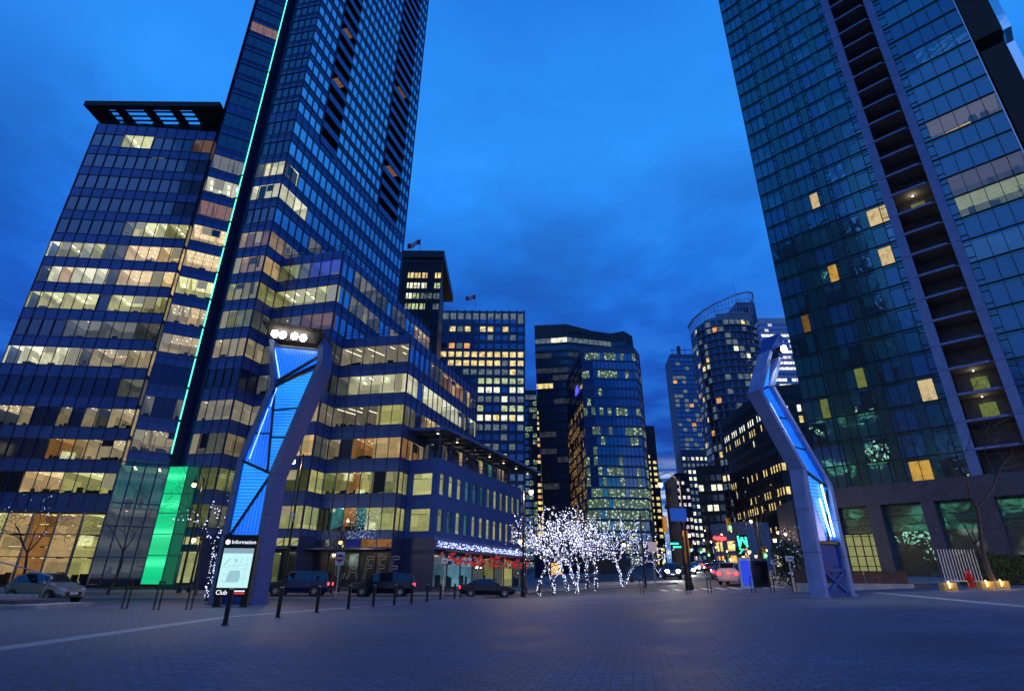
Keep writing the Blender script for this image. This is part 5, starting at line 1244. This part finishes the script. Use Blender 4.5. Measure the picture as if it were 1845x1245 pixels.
def tree(label,loc,h,spread=.8,stems=1,seed=0,lights=None,lsize=.045,ldens=7,levels=4,group=None,lean=0,name='bare_tree',trunk=.42,cat='tree',minlv=0,frac=1.,jit=.07,r0=.11,up=-.12,limb=.30):
    t=thing(name,loc,label,cat,group); sg=skeleton(h,spread,stems,levels,seed,lean,trunk,r0,up,limb); tr=MB(); br=MB(); rnd=random.Random(seed+9)
    for pts,rs,lv in sg: (tr if lv==0 else br).tube(pts,[max(.008,r) for r in rs],'bark',6 if lv<2 else 4,cap=False)
    tr.build('trunk',t); br.build('crown',t)
    if lights:
        mb=MB()
        for pts,rs,lv in sg:
            if lv<minlv or rnd.random()>frac: continue
            for a,b,r in zip(pts,pts[1:],rs):
                L_=(b-a).length; nf=L_*ldens*(7.5 if lv==0 else 1.8 if lv==1 else 1.1 if lv==2 else .8 if lv==3 else .5); n=int(nf)+(rnd.random()<nf-int(nf))
                for i in range(n):
                    f=rnd.random(); o=Vector((rnd.gauss(0,1),rnd.gauss(0,1),rnd.gauss(0,1))).normalized()*(r+jit*rnd.random())
                    mb.octa(a+(b-a)*f+o,lsize*rnd.choice((.5,.7,.85,1,1.35)),lights if not isinstance(lights,tuple) else rnd.choice(lights))
        tag(mb.build('string_lights',t),kind='stuff')
    return t
GT='plaza trees wrapped in white string lights'
for x,D,h,st,sd,lb,lv in ((971,50,6.4,1,3,'leftmost white lit tree with one slim straight trunk',4),(997,49,7.2,2,11,'thick double trunked white lit tree, second from left',4),(1022,55,7.6,2,5,'white lit tree with crossing trunks in the middle of the cluster',4),(1040,50,7.0,2,8,'forked white lit tree right of the cluster centre',4),(1058,57,7.4,1,14,'white lit tree behind the forked one',4),(1074,53,6.8,1,21,'white lit tree at the right end of the cluster',4),(1124,58,6.3,3,17,'separate three stemmed white lit tree, rightmost, standing alone',4)):
    p=onground(x,D); tree(lb,(p.x,D,p.z-.1),h,1.2,st,sd,'fairy_white',.044,3.7,4,GT,name='lit_tree',trunk=.34,up=.04,jit=.025,limb=.32,r0=.16)
for x,D in ((1000,49.5),(1050,54)):
    l=point((at(x,960,D).x,D-1.5,5.2),170,(.55,.62,1),1.5,'tree_glow')
p=onground(377,33); tree('spiral lit tree at left with tangled white string branches by the green panel',(p.x,33,0),6.6,1.0,1,52,'fairy_white',.034,4.2,4,None,-.06,'lit_tree',frac=.8,r0=.13,up=.05,limb=.27)
GBT='bare winter street trees without leaves'
p=onground(34,36); tree('bare tree at far left edge with faint purple lights in its crown',(p.x,36,0),6.0,.9,1,41,('fairy_white','fairy_blue'),.026,1.6,5,GBT,.0,frac=.35,minlv=2)
p=onground(196,42); tree('bare tree before the lobby glass, left of the green panel',(p.x,42,0),6.9,.85,1,43,None,levels=5,group=GBT,lean=.03)
p=onground(598,50); tree('small bare tree beside the no entry sign',(p.x,50,0),5.8,.85,1,47,None,levels=5,group=GBT)
p=onground(354,44); tree('dark bare tree behind the spiral lit tree',(p.x,44,0),9.0,.7,1,48,None,levels=5,group=GBT)
p=onground(1822,30,1050); tree('bare tree at the right edge by the metal fence',(p.x-.8,30,G(p.x,30)),9.5,.8,1,51,None,levels=5,group=GBT,lean=-.1,r0=.15)
p=onground(1762,33,1050); tree('leaning bare tree behind the red hydrant',(p.x+1,33,G(p.x,33)),5.6,.8,1,53,None,levels=5,group=GBT,lean=-.15)
for i,(x,D,lb) in enumerate(((1372,75,'tall dark bare tree left of the right pylon'),(1405,70,'dark bare tree just left of the right pylon'),(1335,105,'distant bare tree below the black office block'),(1262,140,'distant bare tree up the street'),(1225,170,'farthest bare tree under the sky gap'))):
    p=onground(x,D); tree(lb,(p.x,D,p.z),10+i*.8,.7,1,60+i,('fairy_warm','fairy_blue') if i in (1,2) else None,.05,.35,5,GBT,frac=.3,minlv=2)
# evergreen with pale lights by the right pylon, shrubs
p=onground(1441,44); t=thing('lit_shrub',(p.x,44,p.z),'dark evergreen with pale string lights just left of the right pylon','shrub'); mb=MB()
for q in range(9): foliage(mb,(random.uniform(-1.1,1.1),random.uniform(-.6,.6),.6+random.random()*2.6),.8,150,'leaf_dark',.13)
mb.build('foliage',t); mb=MB()
for q in range(70): mb.octa((random.uniform(-1.7,1.7),-1.2+random.random()*.4,random.uniform(.3,4.2)),.03,'fairy_blue')
tag(mb.build('string_lights',t),kind='stuff')
# garland along the corner building: pale light strip and hanging baubles
def garland(name,label,a,b,n,z0,z1,sz,ms,off,octa=True,kind='stuff'):
    d,nn_=outn(a,b); A=V3(a,0)+nn_*off; Lg=(V3(b,0)-V3(a,0)).length; t=thing(name,A+Vector((0,0,z0)),label,'decoration'); mb=MB()
    for i in range(n):
        p=d*random.random()*Lg+Vector((0,0,random.random()**1.2*(z1-z0)))+nn_*random.uniform(-.3,.3)
        c=random.choice(ms); s=sz*random.uniform(.6,1.3)
        mb.octa(p,s,c) if octa else mb.ball(p,s,c,5)
    tag(mb.build('lights' if octa else 'baubles',t),kind='stuff'); return t
garland('light_garland','strip of tangled blue white fairy lights above the corner shop canopy',pc,pe,650,4.4,5.0,.045,('fairy_white','fairy_blue','fairy_white'),.35)
garland('light_garland','sparse fairy light tree shape on the blue wall above the dark shops',(-17.6,62.8),(-14.2,62.2),150,5.2,8.2,.03,('fairy_white','fairy_blue'),.3)
garland('bauble_garland','red and blue baubles massed under the corner shop canopy',pc,pe,170,2.7,3.9,.15,('red_bauble','red_bauble','blue_bauble') ,1.2,False)
mat('facade_red',(.3,.01,.01),.4,emit=(1,.03,.02),es=2.5)
# ================================================================== CARS
mat('paint_silver',(.30,.32,.36),.25,.7); mat('paint_black',(.015,.016,.03),.15,.3); mat('paint_navy',(.02,.03,.09),.18,.4); mat('paint_white',(.55,.55,.55),.25,.1); mat('paint_red',(.30,.02,.02),.25,.3)
mat('car_glass',(.01,.012,.018),.05,0,.9); mat('alloy',(.5,.5,.52),.3,.9); mat('plate_white',(.7,.7,.7),.5)
CARS={}
def make_car(kind,paint,loc,rz,label,group=None,heads=False,tails=False,plate=True):
    """local: x forward, y left; sections (x, zlow, zbelt, zroof, half width, roof half width)"""
    S={'hatch':[(-2.0,.42,.80,.82,.66,.60),(-1.93,.26,.92,1.02,.80,.62),(-1.6,.22,.96,1.34,.85,.60),(-1.0,.20,.96,1.47,.86,.60),(-.2,.20,.95,1.50,.86,.61),(.35,.20,.93,1.44,.86,.60),(1.0,.20,.92,1.02,.85,.66),(1.25,.20,.88,.92,.84,.68),(1.75,.22,.76,.79,.80,.66),(2.0,.30,.62,.64,.66,.56)],
       'suv':[(-2.5,.50,.95,.97,.80,.72),(-2.45,.32,1.12,1.35,.93,.74),(-2.25,.28,1.14,1.80,.97,.74),(-1.2,.26,1.14,1.88,.98,.76),(.2,.26,1.13,1.88,.98,.76),(.75,.26,1.12,1.72,.98,.74),(1.3,.26,1.10,1.18,.97,.80),(1.6,.26,1.06,1.10,.96,.82),(2.3,.28,.98,1.01,.92,.80),(2.5,.38,.80,.82,.80,.72)],
       'sedan':[(-2.3,.42,.85,.87,.74,.66),(-2.2,.26,.95,.98,.84,.70),(-1.6,.22,.97,1.03,.88,.66),(-1.1,.20,.96,1.36,.89,.62),(-.3,.20,.95,1.44,.89,.62),(.3,.20,.93,1.40,.89,.62),(1.0,.20,.91,.98,.88,.70),(1.3,.20,.87,.90,.87,.72),(2.0,.22,.74,.77,.82,.68),(2.3,.34,.60,.62,.68,.58)]}[kind]
    t=thing('parked_car' if not heads and not tails else 'street_car',loc,label,'car',group,rz)
    wx={'hatch':(-1.25,1.28),'suv':(-1.5,1.5),'sedan':(-1.4,1.4)}[kind]; wr={'hatch':.30,'suv':.38,'sedan':.32}[kind]
    mb=MB(); ring=[]
    for x,zl,zb,zr_,w,rw in S:
        mid=(zl+zb)/2
        ring.append([Vector((x,sy*yy,zz)) for sy,yy,zz in ((1,w*.86,zl),(1,w,mid-.05),(1,w*.985,zb),(1,rw,zr_-.05 if zr_-zb>.1 else zr_-.01),(1,rw*.82,zr_),(-1,rw*.82,zr_),(-1,rw,zr_-.05 if zr_-zb>.1 else zr_-.01),(-1,w*.985,zb),(-1,w,mid-.05),(-1,w*.86,zl))])
    gl=MB()
    for i in range(len(ring)-1):
        a,b=ring[i],ring[i+1]; tall=lambda q:(S[q][3]-S[q][2])
        for j in range(10):
            k=(j+1)%10; q=[a[j],a[k],b[k],b[j]]
            side=j in (2,6); top=j==4; shoulder=j in (3,5)
            both=tall(i)>.3 and tall(i+1)>.3; ws=(tall(i)>.3)!=(tall(i+1)>.3)
            if (side and (both or ws)) or ((top or shoulder) and ws and (i>4 or kind!='suv' or True) and (tall(i)<.3 or tall(i+1)<.3)):
                c=sum(q,Vector())/4; nq=[c+(v-c)*(.93 if side else .95) for v in q]; nr=(q[1]-q[0]).cross(q[3]-q[0]); nr=nr.normalized() if nr.length>0 else Vector((0,0,1))
                if nr.dot(c-Vector((0,0,.8)))<0: nr=-nr
                mb.poly(q,paint); gl.poly([v+nr*.012 for v in nq],'car_glass')
            else: mb.poly(q,paint)
    mb.poly(ring[0],paint); mb.poly(ring[-1][::-1],paint)
    mb.build('body',t,smooth=False); gl.build('window',t)
    for x in wx:
        for s in (1,-1):
            W_=S[4][4]
            ar=MB(); ar.tube([(x,s*(W_-.05),wr+.02),(x,s*(W_+.012),wr+.02)],wr*1.17,'tire',20); ar.build('wheel_arch',t)
            w=MB(); w.tube([(x,s*(W_-.18),wr),(x,s*(W_+.035),wr)],wr,'tire',20); wo=w.build('wheel',t)
            r=MB(); r.tube([(x,s*(W_+.036),wr),(x,s*(W_+.042),wr)],wr*.30,'alloy',10)
            for q in range(8):
                a=q*math.pi/4; r.bar((x+math.cos(a)*wr*.15,s*(W_+.04),wr+math.sin(a)*wr*.15),(x+math.cos(a)*wr*.66,s*(W_+.04),wr+math.sin(a)*wr*.66),.045,.02,'alloy',up=(0,1,0))
            r.build('rim',wo)
    xf=S[-1][0]; xb=S[0][0]; zh=S[-2][2]-.10; zt=S[1][2]-.08
    for s in (1,-1):
        h=MB(); w1,w0=S[-2][4],S[-1][4]
        h.mesh([(xf+.01,s*w0*.55,zh-.10),(xf+.01,s*w0*.98,zh-.04),(S[-2][0]-.05,s*(w1+.012),zh+.06),(S[-2][0]-.02,s*(w1*.96),zh+.12),(xf-.04,s*w0*.55,zh+.02)],[(0,1,2,3,4)],'headlight_on' if heads else 'headlight_off'); 
        if heads: h.ball((xf+.06,s*w0*.75,zh-.02),.2,'headlight_on',6)
        h.build('headlight',t)
        h=MB(); h.box(xb-.02,xb+.12,s*S[1][4]*.62 if s>0 else -S[1][4]*.96,s*S[1][4]*.96 if s>0 else -S[1][4]*.62,zt-.22,zt,'tail_on' if tails else 'paint_red'); h.build('tail_light',t)
        h=MB(); h.box(.75,.95,s*(S[4][4]+.02) if s>0 else -(S[4][4]+.2),s*(S[4][4]+.2) if s>0 else -(S[4][4]+.02),S[4][2]-.02,S[4][2]+.12,paint); h.build('wing_mirror',t)
    g=MB(); g.box(xf-.02,xf+.015,-.45,.45,S[-1][1]+.02,zh-.14,'car_glass'); g.build('grille',t)
    g=MB(); g.box(xf+.016,xf+.03,-.24,.24,S[-1][1]+.1,S[-1][1]+.22,'plate_white'); g.build('number_plate',t)
    if heads:
        l=bpy.data.objects.new('headlight_beam',bpy.data.lights.new('headlight_beam','SPOT')); COL.objects.link(l); l.parent=t; l.location=(xf+.25,0,zh); l.data.energy=1500; l.data.spot_size=R(70); l.data.spot_blend=1; l.data.color=(1,.96,.85); l.rotation_euler=(R(84),0,R(-90)); l.data.shadow_soft_size=.3
    if tails:
        l=point((0,0,0),9,(1,.06,.04)); l.parent=t; l.location=(xb-.5,0,zt)
    return t
zz=-.14
p=at(84,1060,33.5); make_car('hatch','paint_silver',(p.x,33.5,zz),R(-14),'silver blue hatchback with open looking windscreen glare, by the plaza steps')['label']='silver hatchback parked beyond the plaza steps at far left'
p=at(538,1060,48.5); make_car('suv','paint_navy',(p.x,48.5,zz),R(184),'dark navy SUV behind the tall lamp pole','cars on the far side of the road',tails=True)['label']='dark SUV on the road, left one, behind the tall lamp pole'
p=at(690,1060,48.5); make_car('suv','paint_black',(p.x,48.5,zz),R(184),'x','cars on the far side of the road',tails=True)['label']='black SUV on the road in front of the big outlined letters'
p=onground(1213,72); make_car('suv','paint_black',(p.x,72,G(p.x,72)-.14),R(-102),'oncoming car with the brightest headlights, left one at the crossing','oncoming and leaving traffic',heads=True)
p=onground(1245,88); make_car('sedan','paint_silver',(p.x,88,G(p.x,88)-.14),R(-104),'second oncoming car with bright headlights, just right of the brightest','oncoming and leaving traffic',heads=True)
p=onground(1325,54); make_car('suv','paint_white',(p.x,54,G(p.x,54)-.14),R(58),'pale car with red tail lights turning into the street','oncoming and leaving traffic',tails=True)
p=onground(1300,68); make_car('sedan','paint_silver',(p.x,68,G(p.x,68)-.14),R(70),'silver car with red tail lights ahead of the pale turning one','oncoming and leaving traffic',tails=True)
p=onground(1283,92); make_car('sedan','paint_black',(p.x,92,G(p.x,92)-.14),R(72),'dark car with red tail lights farther up the street','oncoming and leaving traffic',tails=True)
p=onground(1264,120); make_car('suv','paint_white',(p.x,120,G(p.x,120)-.14),R(74),'white van like car farthest up the street with tail lights','oncoming and leaving traffic',tails=True)
p=onground(1342,70); make_car('hatch','paint_red',(p.x,70,G(p.x,70)-.14),R(64),'small red car with tail lights beside the blue totem','oncoming and leaving traffic',tails=True)
p=onground(1302,80); make_car('suv','paint_black',(p.x,80,G(p.x,80)-.14),R(70),'black car with tail lights between silver and farther dark cars','oncoming and leaving traffic',tails=True)
p=onground(1257,105); make_car('hatch','paint_white',(p.x,105,G(p.x,105)-.14),R(-104),'small pale oncoming car with headlights, farthest of the three','oncoming and leaving traffic',heads=True)
p=onground(880,53); make_car('sedan','paint_black',(p.x,50,zz),R(6),'x','cars on the far side of the road',tails=True)['label']='black saloon before the corner shop, left of the dark lamp post'
# ================================================================== PLAZA FURNITURE
# long bench on a low wall
bt=thing('long_bench',(19.3,35.2,G(19.3,34)-.05),'long concrete bench with red brown slatted backs, behind the right pylon','bench',rz=R(-3)); Lb=11.2
a=at(1440,1058,35.2); b_=at(1682,1058,33.4); x0=a.x-19.3; x1=b_.x-19.3; 
mb=MB(); mb.box(x0,x1,0,.75,-.25,.46,'concrete'); mb.box(x1,x1+1.1,.05,.8,-.25,.42,'stone_dark'); mb.build('base',bt)
n=8
for i in range(n):
    s0=x0+(x1-x0)*i/n+.04; s1=x0+(x1-x0)*(i+1)/n-.04; mb=MB()
    mb.box(s0,s1,.42,.47,.50,1.12,'wood_red')
    k=14
    for q in range(k): xx=s0+(s1-s0)*(q+.5)/k; mb.box(xx-.03,xx+.03,.385,.418,.50,1.10,'wood_red')
    mb.box(s0,s1,.36,.50,1.121,1.16,'wood_red'); mb.build('backrest',bt)
mb=MB(); mb.box(x0,x1,.02,.42,.462,.50,'wood_red'); mb.build('seat',bt)
# fire hydrant
p=at(1753,1062,27.4); hz=G(p.x,27.4); hy=thing('fire_hydrant',(p.x,27.4,hz),'bright red fire hydrant near the right edge','hydrant'); 
mb=MB(); mb.lathe([(.14,0),(.14,.05),(.10,.07),(.10,.2)],(0,0,0),'steel',16); mb.build('foot',hy)
mb=MB(); mb.lathe([(.16,.2),(.16,.24),(.115,.27),(.11,.62),(.15,.64),(.15,.68),(.125,.70),(.12,.80),(.085,.88),(.04,.92)],(0,0,0),'red_enamel',18); mb.build('barrel',hy,smooth=False)
mb=MB(); mb.lathe([(.035,.92),(.035,.98),(.02,.99)],(0,0,0),'red_enamel',5); mb.build('operating_nut',hy)
for a_,r in ((0,.06),(math.pi,.06),(-math.pi/2,.08)):
    d=Vector((math.cos(a_),math.sin(a_),0)); mb=MB(); mb.tube([d*.1+Vector((0,0,.56)),d*.2+Vector((0,0,.56))],r,'red_enamel',12); mb.tube([d*.2+Vector((0,0,.56)),d*.225+Vector((0,0,.56))],r*1.15,'red_enamel',6); mb.build('nozzle',hy)
# pale slatted fence and dark planter wall
p=at(1735,1040,33); ft=thing('metal_fence',(p.x,33,G(p.x,33)),'pale leaning vertical bar fence panel between stone column and hydrant','fence')
mb=MB()
for i in range(13): mb.bar((-1.0+i*.17,0,.35),(-1.0+i*.17,0,2.0),.03,.03,'white_paint')
mb.bar((-1.05,0,.35),(1.1,0,.35),.05,.05,'white_paint'); mb.bar((-1.0,0,0),(-1.0,0,.4),.05,.05,'white_paint'); mb.bar((1.05,0,0),(1.05,0,.4),.05,.05,'white_paint'); mb.build('bar_panel',ft)
p=at(1800,1040,34.5); hd=thing('hedge',(p.x+1.5,34.5,G(p.x,34)),'dark clipped hedge behind the uplights at the right edge','hedge'); mb=MB(); mb.box(-3.2,5,.1,.9,0,1.7,'leaf_dark')
for i in range(1800): 
    q=Vector((random.uniform(-3.3,5.1),random.uniform(-.02,.1),random.uniform(.05,1.8))); a_=Vector((random.gauss(0,1),random.gauss(0,.3),random.gauss(0,1))).normalized(); b_2=a_.orthogonal().normalized(); mb.poly([q-a_*.07,q+b_2*.05,q+a_*.07,q-b_2*.05],'leaf_dark')
mb.build('foliage',hd)
mat('flame_glow',(1,1,1),.5,emit=(1,.55,.15),es=7,sample=False)
mat('planter_ochre',(.35,.26,.10),.8,noise_amt=.2,noise_scale=4)
for i,(x,D,lb) in enumerate(((1708,30,'low block uplight left of the hydrant'),(1776,30,'low block uplight just right of the hydrant'),(1802,30,'low block uplight at the right edge'))):
    p=at(x,1052,D); u=thing('ground_uplight',(p.x,D,G(p.x,D)),lb,'uplight','glowing block uplights by the hedge')
    for s in (-1,1):
        mb=MB(); mb.box(s*.22-.13,s*.22+.13,-.15,.2,0,.38,'planter_ochre'); mb.build('block',u)
    mb=MB(); mb.lathe([(.02,.12),(.05,.2),(.045,.38),(.01,.44)],(0,-.05,0),'flame_glow',8); mb.build('lamp',u)
    l=point((0,0,0),7,(1,.6,.2)); l.parent=u; l.location=(0,-.3,.4)
for x,e in ((1705,50),(1600,0)):
    if e: p=at(x,1000,40); lamp_spot('column_uplight',(at(1695,1000,36).x,36.5,G(22,36)+.3),(at(1700,930,44).x,44,6),220,60,(1,.75,.3))
# steps and handrail at left
p=at(138,1093,25.4)
sx=p.x
for i,(yo,xo) in enumerate(((0,0),(.9,-1.4),(1.8,-2.6))):
    pass
stp=thing('plaza_steps',(sx,24.2,0),'three low dark stone steps at the left edge','steps')
for i in range(3):
    mb=MB(); mb.box(-9,-1.25*i,-1.0+.55*i,2.2,.15*i,.15*(i+1)-.004*(i<2),'kerb_stone' if i%2==0 else 'stone_dark'); mb.build('step',stp)
hr=thing('handrail',(sx-1.3,25.0,0),'thin steel handrail sloping over the left steps','handrail'); mb=MB(); mb.tube([(-3.8,-.2,2.05),(-1.4,0,1.55),(.15,0,1.18),(.2,0,1.1)],.024,'steel',8); mb.build('rail',hr)
mb=MB(); mb.tube([(.15,0,1.18),(-.1,0,0)],.022,'steel',8); mb.build('post',hr)
mb=MB(); mb.tube([(-3.7,-.2,2.0),(-3.7,-.2,0.3)],.022,'steel',8); mb.build('post',hr)
# blue totem, litter bin, utility cabinet near the right street corner
p=at(1346,1052,44); tt=thing('advert_totem',(p.x,44,G(p.x,44)),'tall totem with a blue lit face and white edge at the crossing','totem',rz=R(-25)); mb=MB(); mb.box(-.42,.42,-.1,.1,.05,2.2,'white_paint'); mb.build('body',tt); mb=MB(); mb.box(-.26,.36,-.12,-.105,.25,2.0,'totem_blue') if mat('totem_blue',(.02,.02,.2),.3,emit=(.02,.05,.62),es=1.1) else None; mb.build('screen',tt)
p=at(1372,1058,46); tt=thing('utility_cabinet',(p.x,46,G(p.x,46)),'dark utility cabinet right of the blue totem','cabinet'); mb=MB(); mb.box(-.6,.6,-.35,.35,0,1.9,'paint_navy'); mb.build('body',tt); mb=MB(); mb.box(-.55,-.02,-.37,-.355,.1,1.8,'paint_black'); mb.box(.02,.55,-.37,-.355,.1,1.8,'paint_black'); mb.build('door',tt)
# person on the terrace of the glass tower
def person(loc,label,rz=0):
    t=thing('person',loc,label,'person',rz=rz); me=bpy.data.meshes.new('body'); 
    V=[(0,0,.95),(0,0,1.2),(0,0,1.42),(0,.0,1.52),(0,-.01,1.60),(0,-.02,1.72),(.10,0,.90),(.11,.01,.5),(.11,.02,.08),(.11,-.12,.04),(-.10,0,.90),(-.12,-.02,.5),(-.14,.02,.08),(-.14,-.12,.04),(.20,0,1.40),(.27,.02,1.12),(.22,-.14,.92),(-.20,0,1.40),(-.28,.03,1.12),(-.24,-.10,.90)]
    E=[(0,1),(1,2),(2,3),(3,4),(4,5),(0,6),(6,7),(7,8),(8,9),(0,10),(10,11),(11,12),(12,13),(2,14),(14,15),(15,16),(2,17),(17,18),(18,19)]
    rr=[.15,.14,.15,.06,.09,.08,.10,.07,.05,.04,.10,.07,.05,.04,.07,.05,.035,.07,.05,.035]
    me.from_pydata([Vector(v) for v in V],E,[]); o=bpy.data.objects.new('body',me); COL.objects.link(o); o.parent=t; me.materials.append(M['furniture'])
    md=o.modifiers.new('skin','SKIN')
    for i,v in enumerate(me.skin_vertices[0].data): v.radius=(rr[i],rr[i]*.85); v.use_root=(i==0)
    o.modifiers.new('sub','SUBSURF').levels=1
    mb=MB(); mb.ball((0,.01,1.71),.105,'black_metal',7); mb.build('hair',t); return t
person(V3(fg,29.0)-outn(ef,fg)[0]*2.2-outn(ef,fg)[1]*2.2,'dark clothed person standing on the glass tower terrace behind the railing',R(180))
# ground clutter
